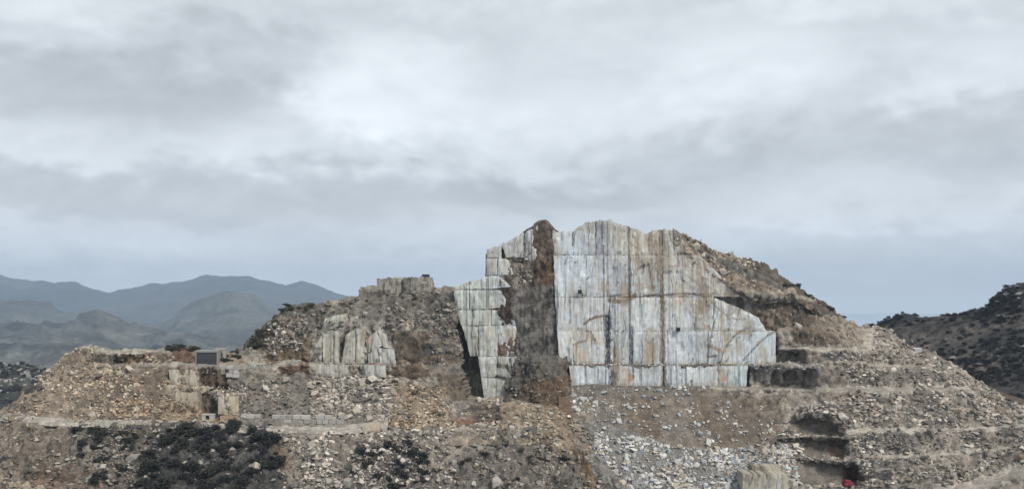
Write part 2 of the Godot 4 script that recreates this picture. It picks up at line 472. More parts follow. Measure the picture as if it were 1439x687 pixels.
# A stretch of ground through surveyed lines (rows run from the back to the front), broken up by real relief.
# o: u0, u1, du (spacing across), step (spacing down, metres), rough (metres of big, middle, fine and block relief), col, col2, calm
func ground(called: String, rows: Array, o: Dictionary, parent: Node = self, kind := "structure") -> MeshInstance3D:
	var u0: float = o.u0
	var u1: float = o.u1
	var du: float = o.get("du", 1.6)
	var step: float = o.get("step", 0.3)
	var rough: Array = o.get("rough", [0.6, 0.3, 0.12, 0.25])
	var scale: float = o.get("scale", 1.0)
	var col: Color = o.get("col", Color(0.25, 0.2, 0.16))
	var col2: Color = o.get("col2", col * 0.7)
	var mottle: float = o.get("mottle", 0.45)
	var pix: float = o.get("ragged", 5.0)
	var strata: float = o.get("strata", 0.0)
	var ribs: float = o.get("ribs", 1.0)
	var lift: float = o.get("lift", 1.22)
	var bed_height: float = o.get("bed_height", 1.7)
	var nx := int(ceil((u1 - u0) / du)) + 1
	var lines := []
	var heights := []
	for r in rows:
		var line := PackedVector3Array()
		var vs := PackedFloat32Array()
		for i in nx:
			var u := minf(u0 + i * du, u1)
			var q := row_at(r, u)
			line.append(site(u, q.x, q.y))
			vs.append(q.x)
		lines.append(line)
		heights.append(vs)
	var pos := PackedVector3Array()
	var uvp := PackedVector2Array()
	var ny := 0
	for r in rows.size() - 1:
		var a: PackedVector3Array = lines[r]
		var b: PackedVector3Array = lines[r + 1]
		var ha: PackedFloat32Array = heights[r]
		var hb: PackedFloat32Array = heights[r + 1]
		var far := 0.0
		for i in range(0, nx, 8):
			far = maxf(far, a[i].distance_to(b[i]))
		var k := clampi(int(ceil(far * 0.8 / step)), 1, 150)
		if o.has("coarse_back") and r == 0:
			k = o.coarse_back
		var last := r == rows.size() - 2
		for s in (k + 1 if last else k):
			var t := float(s) / k
			for i in nx:
				pos.append(a[i].lerp(b[i], t))
				uvp.append(Vector2(minf(u0 + i * du, u1), lerpf(ha[i], hb[i], t)))
			ny += 1
	var nrm := grid_normals(pos, nx, ny)
	var mine := []
	for z in paint:
		if z[0].size() and z[3].position.x < u1 + 12 and z[3].end.x > u0 - 12 and not o.get("plain", false):
			mine.append(z)
	var lanes := [] if o.get("plain", false) or u1 < 990.0 else tracks
	var cols := PackedColorArray()
	cols.resize(pos.size())
	for k in pos.size():
		var p := pos[k] / scale
		var q := uvp[k]
		var big := n_big.get_noise_3dv(p)
		var mid := n_mid.get_noise_3dv(p)
		var fine := n_fine.get_noise_3dv(p)
		var cell := n_cell.get_noise_3dv(p)
		var cv := n_cellv.get_noise_3dv(p)
		var crag := n_crag.get_noise_3d(p.x, p.y * 0.6, p.z)
		var move: float = big * rough[0] + mid * rough[1] + fine * rough[2] - (cell + 0.45) * rough[3] + cv * rough[3] * 0.5 + crag * (rough[4] if rough.size() > 4 else 0.0)
		if strata > 0.0:
			var level := p.y / bed_height + big * 0.9 + mid * 0.25
			move += strata * ((level - floor(level)) - 0.5) * clampf(0.9 + big * 1.5 + cv * 0.4, 0.0, 1.6) * clampf((nrm[k].y - 0.3) * 2.5, 0.0, 1.0)
		var c := col.lerp(col2, clampf(0.5 + big * 1.3 + mid * 0.5, 0, 1))
		var wu := q.x + (mid * 0.9 + fine * 0.5) * pix
		var wv := q.y + (big * 0.7 + fine * 0.5 + mid * 0.4) * pix
		for z in mine:
			if z[3].has_point(Vector2(wu, wv)) and Geometry2D.is_point_in_polygon(Vector2(wu, wv), z[0]):
				c = c.lerp(z[1], z[2])
		var tone := lift * (1.0 + mottle * (cv * 0.75 + fine * 0.5))
		var steep := clampf((0.5 - nrm[k].y) * 3.0, 0.0, 1.0)
		if steep > 0.0 and scale < 1.5:
			var rib := n_mid.get_noise_3d(p.x * 3.0, p.y * 0.45, p.z * 3.0)
			var chip := n_cellv.get_noise_3d(p.x * 0.8, p.y * 0.35, p.z * 0.8)
			move += steep * ribs * (0.5 * rib + 0.28 * chip)
			tone *= 1.0 + steep * (0.45 * rib + 0.3 * chip)
		cols[k] = Color(clampf(c.r * tone, 0.005, 0.8), clampf(c.g * tone, 0.005, 0.8), clampf(c.b * tone, 0.005, 0.8))
		for tr in lanes:
			if Geometry2D.is_point_in_polygon(q, tr):
				move *= 0.3
				break
		pos[k] += nrm[k] * move * scale
	nrm = grid_normals(pos, nx, ny)
	var idx := PackedInt32Array()
	for j in ny - 1:
		for i in nx - 1:
			var a := j * nx + i
			idx.append_array(PackedInt32Array([a, a + 1, a + nx, a + 1, a + nx + 1, a + nx]))
	var g := obj(called, mesh_of(pos, nrm, cols, PackedVector2Array(), idx), M[o.get("mat", "earth")], parent)
	if parent == self:
		tag(g, o.get("label", ""), o.get("category", ""), "", kind)
	grids[o.get("key", called)] = {"pos": pos, "nrm": nrm, "uv": uvp, "nx": nx, "ny": ny, "col": cols}
	return g


func grid_normals(pos: PackedVector3Array, nx: int, ny: int) -> PackedVector3Array:
	var out := PackedVector3Array()
	out.resize(pos.size())
	for j in ny:
		for i in nx:
			var a := pos[j * nx + mini(i + 1, nx - 1)] - pos[j * nx + maxi(i - 1, 0)]
			var b := pos[mini(j + 1, ny - 1) * nx + i] - pos[maxi(j - 1, 0) * nx + i]
			var n := b.cross(a)
			out[j * nx + i] = n.normalized() if n.length_squared() > 1e-12 else Vector3.UP
	return out


func patch(points: Array, c: Color, share := 0.85) -> void:
	var poly := PackedVector2Array()
	for p in points:
		poly.append(Vector2(p[0], p[1]))
	var r := Rect2(poly[0], Vector2.ZERO)
	for p in poly:
		r = r.expand(p)
	paint.append([poly, c, share, r])


# ---------------------------------------------------------------- what the ground is made of, with shade painted in a recess

const CREAM := Color(0.36, 0.28, 0.19)
const ORANGE := Color(0.3, 0.215, 0.135)
const PALE := Color(0.42, 0.39, 0.34)
const GREY := Color(0.235, 0.22, 0.20)
const BROWN := Color(0.155, 0.115, 0.085)
const UMBER := Color(0.085, 0.064, 0.05)
const RED_EARTH := Color(0.19, 0.115, 0.08)
const DARK_GREY := Color(0.09, 0.085, 0.08)
const SLATE := Color(0.062, 0.062, 0.066)
const OLIVE := Color(0.115, 0.11, 0.085)


func set_patches() -> void:
	# spoil hill on the left
	patch([[125, 485], [165, 490], [245, 491], [245, 497], [165, 498], [120, 495]], PALE)
	patch([[126, 499], [158, 499], [160, 515], [124, 515]], Color(0.13, 0.12, 0.10))
	patch([[158, 499], [170, 499], [172, 512], [160, 513]], DARK_GREY)  # dark grey strip in the small cut face
	patch([[170, 499], [192, 499], [194, 511], [174, 512]], ORANGE)
	patch([[192, 498], [212, 498], [205, 512], [193, 512]], RED_EARTH)
	patch([[240, 486], [270, 486], [272, 514], [245, 513]], Color(0.15, 0.095, 0.065))
	patch([[160, 512], [345, 514], [345, 518], [250, 518], [165, 516]], PALE, 0.75)
	patch([[40, 520], [72, 515], [58, 548], [30, 556]], SLATE)
	patch([[150, 530], [235, 520], [235, 560], [190, 575], [140, 560]], Color(0.19, 0.15, 0.115), 0.7)
	patch([[275, 518], [325, 520], [335, 550], [285, 552]], Color(0.11, 0.08, 0.06))
	patch([[282, 552], [306, 552], [306, 582], [282, 580]], Color(0.12, 0.1, 0.088))  # carved recess, its shade also painted into the colour
	patch([[308, 510], [345, 512], [345, 550], [325, 545], [318, 520]], GREY, 0.7)
	patch([[180, 562], [285, 562], [300, 590], [150, 588]], ORANGE, 0.4)
	patch([[308, 576], [340, 576], [345, 592], [300, 592]], ORANGE, 0.6)
	# lower slope
	patch([[0, 585], [90, 600], [120, 640], [70, 690], [0, 690]], Color(0.19, 0.15, 0.115), 0.6)
	patch([[60, 655], [150, 660], [140, 700], [40, 700]], RED_EARTH, 0.45)
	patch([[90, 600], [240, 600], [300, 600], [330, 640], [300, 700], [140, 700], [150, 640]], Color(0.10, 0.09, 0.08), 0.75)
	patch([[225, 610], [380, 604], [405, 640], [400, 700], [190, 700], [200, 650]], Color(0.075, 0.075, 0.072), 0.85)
	patch([[380, 625], [425, 620], [420, 665], [390, 670]], Color(0.22, 0.16, 0.11), 0.7)
	patch([[400, 610], [520, 606], [600, 608], [640, 640], [560, 690], [410, 690]], Color(0.27, 0.24, 0.20), 0.7)
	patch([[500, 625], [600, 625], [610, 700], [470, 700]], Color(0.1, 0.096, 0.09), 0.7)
	patch([[690, 620], [800, 640], [820, 690], [640, 690], [650, 640]], Color(0.16, 0.145, 0.13), 0.7)
	patch([[815, 650], [850, 660], [872, 690], [830, 695], [800, 665]], Color(0.2, 0.135, 0.085), 0.8)
	patch([[805, 640], [830, 640], [826, 662], [808, 660]], Color(0.19, 0.13, 0.085), 0.8)
	patch([[735, 585], [800, 590], [812, 640], [780, 640], [740, 610]], Color(0.33, 0.25, 0.17), 0.6)
	patch([[0, 668], [14, 670], [48, 684], [70, 696], [30, 700], [0, 682]], Color(0.40, 0.33, 0.25), 0.9)
	patch([[716, 404], [745, 402], [768, 398], [790, 404], [790, 506], [730, 506]], Color(0.185, 0.172, 0.156), 0.85)
	patch([[700, 345], [745, 330], [748, 400], [716, 404], [700, 400]], Color(0.23, 0.205, 0.175), 0.8)
	patch([[745, 310], [780, 310], [782, 365], [750, 360]], Color(0.165, 0.128, 0.108), 0.7)
	patch([[765, 365], [785, 365], [783, 402], [764, 400]], Color(0.19, 0.125, 0.08), 0.7)
	patch([[712, 498], [790, 498], [796, 530], [745, 534], [712, 560]], Color(0.16, 0.15, 0.135), 0.8)
	patch([[752, 532], [800, 528], [806, 592], [770, 580], [750, 556]], Color(0.17, 0.118, 0.08), 0.85)
	# crag
	patch([[340, 490], [376, 450], [402, 428], [446, 424], [452, 446], [420, 470], [370, 492]], Color(0.105, 0.1, 0.085), 0.8)
	patch([[400, 440], [450, 428], [460, 450], [425, 470]], Color(0.16, 0.15, 0.13), 0.7)
	patch([[395, 445], [425, 452], [432, 482], [385, 498], [370, 490]], Color(0.32, 0.27, 0.21), 0.7)
	patch([[365, 492], [435, 470], [440, 512], [370, 512]], Color(0.16, 0.115, 0.075), 0.8)
	patch([[350, 500], [375, 498], [372, 512], [345, 512]], PALE, 0.7)
	patch([[345, 510], [400, 508], [435, 510], [430, 516], [340, 516]], PALE, 0.7)
	patch([[390, 516], [435, 514], [435, 530], [395, 528]], Color(0.14, 0.09, 0.06), 0.85)
	patch([[450, 430], [560, 424], [560, 462], [500, 460], [452, 462]], Color(0.19, 0.18, 0.155), 0.7)
	patch([[438, 470], [470, 446], [545, 448], [556, 470], [560, 514], [434, 514]], Color(0.34, 0.32, 0.285), 0.85)
	patch([[479, 472], [487, 468], [481, 500], [474, 508]], Color(0.14, 0.1, 0.075), 0.9)
	patch([[510, 428], [545, 424], [548, 448], [515, 450]], Color(0.2, 0.185, 0.165), 0.7)
	patch([[540, 420], [630, 412], [640, 445], [560, 452]], Color(0.17, 0.155, 0.135), 0.75)
	patch([[600, 415], [618, 413], [622, 440], [604, 440]], Color(0.1, 0.092, 0.085), 0.7)
	patch([[554, 462], [600, 466], [606, 512], [556, 514]], Color(0.145, 0.115, 0.088), 0.85)
	patch([[600, 460], [645, 452], [650, 500], [606, 520]], Color(0.17, 0.15, 0.13), 0.7)
	patch([[592, 486], [612, 484], [612, 502], [596, 502]], SLATE, 0.8)
	patch([[600, 500], [640, 500], [645, 512], [605, 514]], Color(0.15, 0.1, 0.075), 0.7)
	patch([[548, 516], [605, 516], [605, 531], [550, 531]], Color(0.14, 0.1, 0.072), 0.85)
	patch([[612, 525], [650, 530], [660, 562], [625, 560]], Color(0.15, 0.118, 0.088), 0.8)
	patch([[334, 520], [440, 530], [470, 590], [340, 585]], Color(0.2, 0.185, 0.165), 0.7)
	patch([[440, 532], [545, 530], [560, 590], [430, 590]], Color(0.31, 0.28, 0.235), 0.75)
	patch([[545, 535], [625, 545], [640, 604], [550, 600]], Color(0.30, 0.235, 0.165), 0.8)
	patch([[540, 590], [590, 590], [590, 605], [545, 603]], RED_EARTH, 0.6)
	# foot of the tall face
	patch([[655, 572], [700, 566], [704, 598], [668, 602]], Color(0.11, 0.09, 0.075), 0.85)
	patch([[630, 588], [665, 590], [668, 602], [630, 604]], Color(0.24, 0.13, 0.09), 0.8)
	patch([[640, 566], [668, 566], [665, 585], [640, 584]], Color(0.2, 0.18, 0.18), 0.7)
	patch([[700, 565], [790, 575], [810, 605], [700, 600]], Color(0.31, 0.245, 0.175), 0.75)
	patch([[625, 600], [772, 598], [772, 604], [625, 608]], Color(0.4, 0.36, 0.3), 0.8)
	# scree
	patch([[795, 545], [1000, 545], [900, 560], [800, 560]], Color(0.19, 0.17, 0.15), 0.7)
	patch([[870, 556], [930, 560], [930, 620], [900, 640], [880, 600]], Color(0.165, 0.128, 0.095), 0.6)
	patch([[980, 556], [1100, 562], [1100, 620], [1010, 630], [960, 600]], Color(0.16, 0.128, 0.097), 0.6)
	patch([[815, 590], [860, 600], [1000, 640], [1100, 640], [1120, 700], [840, 700]], Color(0.24, 0.235, 0.225), 0.8)
	patch([[1018, 563], [1090, 563], [1080, 569], [1020, 569]], Color(0.24, 0.2, 0.15), 0.8)
	# right terraces
	for t in [[[1085, 485], [1190, 489], [1214, 486], [1217, 462], [1231, 458], [1228, 486], [1222, 496], [1085, 492]], [[1000, 543], [1160, 544], [1240, 544], [1360, 542], [1372, 550], [1240, 551.5], [1150, 551], [1000, 548]], [[1185, 601], [1240, 601.5], [1300, 600.5], [1400, 598], [1450, 596], [1450, 603], [1400, 606], [1300, 609], [1240, 611], [1190, 615]], [[1240, 639], [1300, 637], [1400, 629], [1450, 622], [1450, 627], [1400, 635], [1300, 643], [1240, 646]], [[1300, 690], [1400, 666], [1460, 644], [1460, 660], [1400, 684], [1360, 700]], [[1180, 505], [1240, 509], [1300, 515], [1300, 519], [1240, 515], [1180, 511]]]:
		patch(t, Color(0.52, 0.475, 0.41), 0.92)
		var tr := PackedVector2Array()
		for q in t:
			tr.append(Vector2(q[0], q[1]))
		tracks.append(tr)
	patch([[945, 330], [1000, 350], [1050, 372], [1070, 410], [1040, 418], [990, 385]], Color(0.29, 0.23, 0.18), 0.8)
	patch([[960, 320], [1000, 345], [985, 348], [955, 336]], Color(0.12, 0.09, 0.07), 0.8)
	patch([[1040, 362], [1075, 366], [1120, 400], [1190, 448], [1160, 448], [1110, 415], [1060, 390]], Color(0.1, 0.085, 0.072), 0.85)
	patch([[1060, 392], [1100, 410], [1110, 418], [1065, 416]], Color(0.22, 0.17, 0.13), 0.7)
	patch([[1045, 411], [1115, 409], [1150, 425], [1130, 424], [1110, 416], [1050, 418]], Color(0.40, 0.35, 0.29), 0.8)
	patch([[1000, 418], [1060, 420], [1140, 426], [1148, 448], [1140, 462], [1080, 462], [1040, 440]], Color(0.17, 0.13, 0.1), 0.85)
	patch([[1110, 466], [1180, 466], [1185, 484], [1120, 486]], Color(0.16, 0.12, 0.09), 0.8)
	patch([[1150, 440], [1205, 456], [1215, 480], [1190, 486], [1150, 462]], Color(0.30, 0.25, 0.20), 0.8)
	patch([[1085, 486], [1190, 489], [1212, 486], [1216, 464], [1230, 458], [1228, 485], [1222, 495], [1085, 491]], Color(0.42, 0.38, 0.32), 0.85)
	patch([[1058, 512], [1150, 513], [1160, 517], [1058, 517]], Color(0.4, 0.38, 0.36), 0.75)
	patch([[1125, 515], [1180, 520], [1190, 545], [1150, 545]], Color(0.23, 0.19, 0.165), 0.8)
	patch([[1000, 543], [1160, 545], [1240, 545], [1360, 543], [1370, 549], [1240, 551], [1150, 550], [1000, 547]], Color(0.40, 0.365, 0.32), 0.8)
	patch([[1150, 550], [1230, 552], [1230, 575], [1160, 580]], Color(0.26, 0.21, 0.175), 0.7)
	patch([[1166, 612], [1190, 622], [1188, 650], [1166, 646]], Color(0.19, 0.125, 0.095), 0.8)
	patch([[1184, 655], [1222, 655], [1225, 687], [1184, 687]], Color(0.15, 0.085, 0.07), 0.85)
	patch([[1270, 575], [1300, 568], [1340, 575], [1340, 600], [1270, 602]], Color(0.19, 0.175, 0.158), 0.7)
	patch([[1240, 555], [1330, 555], [1300, 580], [1250, 575]], Color(0.21, 0.19, 0.17), 0.6)
	patch([[1190, 500], [1300, 502], [1340, 520], [1250, 516], [1180, 512]], Color(0.34, 0.3, 0.25), 0.7)
	patch([[1190, 522], [1330, 524], [1340, 540], [1200, 540]], Color(0.17, 0.155, 0.14), 0.7)
	patch([[1180, 610], [1300, 612], [1290, 636], [1190, 640]], Color(0.2, 0.185, 0.165), 0.7)
	patch([[1190, 640], [1240, 642], [1240, 660], [1200, 660]], Color(0.19, 0.175, 0.158), 0.7)
	patch([[1300, 690], [1400, 668], [1460, 646], [1460, 660], [1400, 684], [1360, 700]], Color(0.42, 0.38, 0.33), 0.85)


# ---------------------------------------------------------------- stones and bushes

func ico_points() -> Array:
	var t := (1.0 + sqrt(5.0)) / 2.0
	var p := []
	for q in [[-1, t, 0], [1, t, 0], [-1, -t, 0], [1, -t, 0], [0, -1, t], [0, 1, t], [0, -1, -t], [0, 1, -t], [t, 0, -1], [t, 0, 1], [-t, 0, -1], [-t, 0, 1]]:
		p.append(Vector3(q[0], q[1], q[2]).normalized())
	var f := [[0, 11, 5], [0, 5, 1], [0, 1, 7], [0, 7, 10], [0, 10, 11], [1, 5, 9], [5, 11, 4], [11, 10, 2], [10, 7, 6], [7, 1, 8], [3, 9, 4], [3, 4, 2], [3, 2, 6], [3, 6, 8], [3, 8, 9], [4, 9, 5], [2, 4, 11], [6, 2, 10], [8, 6, 7], [9, 8, 1]]
	return [p, f]


# a broken stone: a ball cut off by a dozen planes
func stone_mesh(seed_: int) -> ArrayMesh:
	var r := RandomNumberGenerator.new()
	r.seed = seed_
	var planes := []
	var frame := Basis(Vector3(r.randfn(), r.randfn(), r.randfn()).normalized(), r.randf() * TAU)
	for a in 3:
		for side in [-1.0, 1.0]:
			var n: Vector3 = frame[a] * side + Vector3(r.randfn(), r.randfn(), r.randfn()) * 0.16
			planes.append([n.normalized(), r.randf_range(0.34, 0.5)])
	for k in 4:
		planes.append([Vector3(r.randfn(), r.randfn(), r.randfn()).normalized(), r.randf_range(0.42, 0.6)])
	var ico := ico_points()
	var st := SurfaceTool.new()
	st.begin(Mesh.PRIMITIVE_TRIANGLES)
	st.set_smooth_group(-1)
	for f in ico[1]:
		var a: Vector3 = ico[0][f[0]]
		var b: Vector3 = ico[0][f[1]]
		var c: Vector3 = ico[0][f[2]]
		var ab := (a + b).normalized()
		var bc := (b + c).normalized()
		var ca := (c + a).normalized()
		var fine := []
		for t4 in [[a, ab, ca], [ab, b, bc], [ca, bc, c], [ab, bc, ca]]:
			var m0: Vector3 = (t4[0] + t4[1]).normalized()
			var m1: Vector3 = (t4[1] + t4[2]).normalized()
			var m2: Vector3 = (t4[2] + t4[0]).normalized()
			fine.append_array([[t4[0], m0, m2], [m0, t4[1], m1], [m2, m1, t4[2]], [m0, m1, m2]])
		for tri in fine:
			for q in [tri[0], tri[2], tri[1]]:
				var d: Vector3 = q
				var far := 0.85
				for pl in planes:
					var k: float = d.dot(pl[0])
					if k > 0.05:
						far = minf(far, pl[1] / k)
				st.set_color(Color(1, 1, 1))
				st.add_vertex(d * far)
	st.generate_normals()
	return st.commit()


func make_rocks() -> void:
	for k in 8:
		rock_shapes.append(stone_mesh(100 + k))


# a bush: small upturned leaves through the volume of a few lobes
func foliage_mesh(seed_: int, leaves: int, size: float, tint: Color) -> ArrayMesh:
	var r := RandomNumberGenerator.new()
	r.seed = seed_
	var lobes := []
	for k in 7:
		lobes.append([Vector3(r.randf_range(-0.32, 0.32), r.randf_range(0.22, 0.62), r.randf_range(-0.32, 0.32)), r.randf_range(0.16, 0.32)])
	var p := PackedVector3Array()
	var nn := PackedVector3Array()
	var cc := PackedColorArray()
	var idx := PackedInt32Array()
	for k in leaves:
		var lo: Array = lobes[r.randi() % lobes.size()]
		var dir := Vector3(r.randfn(), r.randfn(), r.randfn()).normalized()
		var at: Vector3 = lo[0] + dir * lo[1] * (0.55 + 0.5 * r.randf())
		if at.y < 0.02:
			at.y = r.randf() * 0.15
		var out := (dir + Vector3(0, 0.4, 0) + Vector3(r.randfn(), r.randfn(), r.randfn()) * 0.5).normalized()
		var side := out.cross(Vector3(r.randfn(), r.randfn(), r.randfn())).normalized()
		var s := size * r.randf_range(0.6, 1.4)
		var t := r.randf_range(0.6, 1.45)
		var b := p.size()
		p.append_array(PackedVector3Array([at - side * s * 0.5, at + out * s * 0.7, at + side * s * 0.5, at - out * s * 0.4]))
		var fn := side.cross(out).normalized()
		for q in 4:
			nn.append(fn)
			cc.append(Color(tint.r * t, tint.g * t, tint.b * t))
		idx.append_array(PackedInt32Array([b, b + 1, b + 2, b, b + 2, b + 3]))
	return mesh_of(p, nn, cc, PackedVector2Array(), idx)


func make_bushes() -> void:
	bush_shapes = [foliage_mesh(1, 520, 0.105, Color(0.046, 0.049, 0.043)), foliage_mesh(2, 520, 0.105, Color(0.042, 0.043, 0.042)), foliage_mesh(3, 520, 0.105, Color(0.068, 0.068, 0.046)), foliage_mesh(4, 520, 0.105, Color(0.09, 0.085, 0.062))]


func tube(a: Vector3, b: Vector3, ra: float, rb: float, st: SurfaceTool) -> void:
	var d := (b - a).normalized()
	var x := d.cross(Vector3(0.3, 0.1, 0.9)).normalized()
	var y := d.cross(x)
	for k in 6:
		var p := x * cos(TAU * k / 6) + y * sin(TAU * k / 6)
		var q := x * cos(TAU * (k + 1) / 6) + y * sin(TAU * (k + 1) / 6)
		for w in [a + p * ra, b + p * rb, a + q * ra, a + q * ra, b + p * rb, b + q * rb]:
			st.add_vertex(w)


func stem_mesh() -> ArrayMesh:
	var st := SurfaceTool.new()
	st.begin(Mesh.PRIMITIVE_TRIANGLES)
	for k in 5:
		var a := TAU * k / 5.0
		tube(Vector3(cos(a) * 0.03, -0.12, sin(a) * 0.03), Vector3(cos(a) * 0.22, 0.42, sin(a) * 0.22), 0.028, 0.012, st)
	st.generate_normals()
	return st.commit()


# ---------------------------------------------------------------- land far off

func build_far_land() -> void:
	var plain_mesh := PlaneMesh.new()
	plain_mesh.size = Vector2(24000, 10400)
	var sea := obj("sea", plain_mesh, M.sea_water)
	sea.position = Vector3(0, -60, -4900)
	tag(sea, "", "", "", "structure")
	ground("far_mountains", [
		[[-700, 470, 9600], [900, 470, 9600]],
		[[-700, 372, 8300], [-200, 390, 8300], [-60, 376, 8300], [0, 387, 8300], [28, 397, 8300], [52, 398, 8300], [75, 402.5, 8300], [104, 399, 8300], [118, 402, 8300], [149, 410, 8300], [174, 408, 8300], [226, 402, 8300], [257, 396, 8300], [275, 390, 8300], [288, 387, 8300], [306, 389.5, 8300], [327, 388.5, 8300], [347, 392, 8300], [368, 399, 8300], [400, 407, 8300], [412, 403, 8300], [424, 398.5, 8300], [434, 401, 8300], [445, 405, 8300], [471, 416, 8300], [490, 423, 8300], [900, 440, 8300]],
		[[-700, 420, 7200], [0, 424, 7200], [150, 430, 7200], [290, 412, 7400], [420, 420, 7200], [500, 432, 7200], [900, 450, 7200]],
		[[-700, 470, 5700], [0, 466, 5700], [300, 470, 5700], [500, 472, 5700], [900, 472, 5700]]],
		{"u0": -700.0, "u1": 900.0, "du": 4.0, "step": 60.0, "scale": 120.0, "rough": [0.16, 0.22, 0.06, 0.0, 0.34], "col": Color(0.09, 0.095, 0.085), "col2": Color(0.045, 0.053, 0.05), "mottle": 0.3, "mat": "far_land", "lift": 1.0, "plain": true, "key": "mountains"})
	ground("green_hills", [
		[[-700, 490, 5600], [900, 490, 5600]],
		[[-700, 425, 4900], [0, 430, 4900], [30, 429, 4900], [70, 441, 4900], [110, 450, 4900], [200, 462, 4900], [226, 456, 4900], [260, 438, 4900], [288, 426, 4900], [310, 418, 4900], [330, 413, 4900], [345, 413, 4900], [356, 417, 4900], [368, 429, 4900], [390, 440, 4900], [450, 455, 4900], [900, 470, 4900]],
		[[-700, 470, 4100], [0, 470, 4100], [120, 484, 4100], [250, 478, 4100], [330, 455, 4200], [400, 475, 4100], [900, 490, 4100]],
		[[-700, 515, 3000], [900, 515, 3000]]],
		{"u0": -700.0, "u1": 900.0, "du": 4.0, "step": 40.0, "scale": 80.0, "rough": [0.25, 0.3, 0.08, 0.0, 0.5], "col": Color(0.13, 0.135, 0.11), "col2": Color(0.085, 0.09, 0.08), "mottle": 0.5, "mat": "far_land", "lift": 1.0, "plain": true, "key": "hills"})
	ground("valley_hills", [
		[[-700, 520, 3900], [900, 520, 3900]],
		[[-700, 462, 3200], [0, 472, 3200], [60, 470, 3200], [104, 462, 3200], [125, 453, 3200], [140, 450, 3200], [167, 452, 3200], [190, 460, 3200], [230, 472, 3200], [300, 480, 3200], [400, 488, 3200], [900, 500, 3200]],
		[[-700, 500, 2500], [0, 500, 2500], [140, 490, 2560], [300, 508, 2500], [900, 510, 2500]],
		[[-700, 570, 1300], [900, 570, 1300]]],
		{"u0": -700.0, "u1": 900.0, "du": 4.0, "step": 25.0, "scale": 50.0, "rough": [0.5, 0.35, 0.1, 0.1, 0.7], "col": Color(0.15, 0.15, 0.13), "col2": Color(0.08, 0.085, 0.075), "mottle": 0.7, "mat": "far_land", "lift": 1.0, "plain": true, "key": "valley"})
	ground("near_hill", [
		[[-300, 560, 1000], [200, 580, 1000]],
		[[-300, 500, 760], [-60, 508, 750], [0, 513, 740], [30, 514.5, 730], [60, 522, 710], [90, 540, 690], [200, 575, 660]],
		[[-300, 545, 600], [0, 547, 600], [60, 553, 590], [200, 600, 570]],
		[[-300, 640, 430], [200, 650, 430]]],
		{"u0": -300.0, "u1": 200.0, "du": 2.0, "step": 2.6, "scale": 5.0, "rough": [0.8, 0.35, 0.12, 0.2, 0.35], "col": Color(0.10, 0.105, 0.085), "col2": Color(0.055, 0.06, 0.052), "mottle": 0.7, "lift": 1.0, "plain": true, "key": "near_hill"})
	ground("scrub_hill", [
		[[1080, 560, 560], [1700, 520, 560]],
		[[1080, 505, 470], [1180, 475, 468], [1215, 463, 462], [1235, 456, 458], [1255, 449, 452], [1270, 445.5, 450], [1282, 447, 449], [1292, 451, 447], [1312, 447, 444], [1332, 443, 440], [1360, 440, 436], [1386, 436, 432], [1396, 426, 430], [1410, 411, 430], [1424, 402, 430], [1439, 397, 430], [1500, 380, 430], [1700, 350, 430]],
		[[1080, 540, 430], [1235, 490, 425], [1330, 478, 405], [1390, 462, 398], [1439, 452, 394], [1700, 430, 390]],
		[[1080, 600, 370], [1330, 540, 355], [1439, 530, 345], [1700, 520, 340]],
		[[1080, 680, 300], [1330, 640, 290], [1700, 620, 280]]],
		{"u0": 1080.0, "u1": 1700.0, "du": 2.0, "step": 1.3, "scale": 2.6, "rough": [0.8, 0.35, 0.12, 0.25, 0.3], "col": Color(0.14, 0.125, 0.11), "col2": Color(0.06, 0.058, 0.055), "mottle": 0.6, "lift": 1.0, "plain": true, "key": "scrub_hill"})


# ---------------------------------------------------------------- the quarry ground

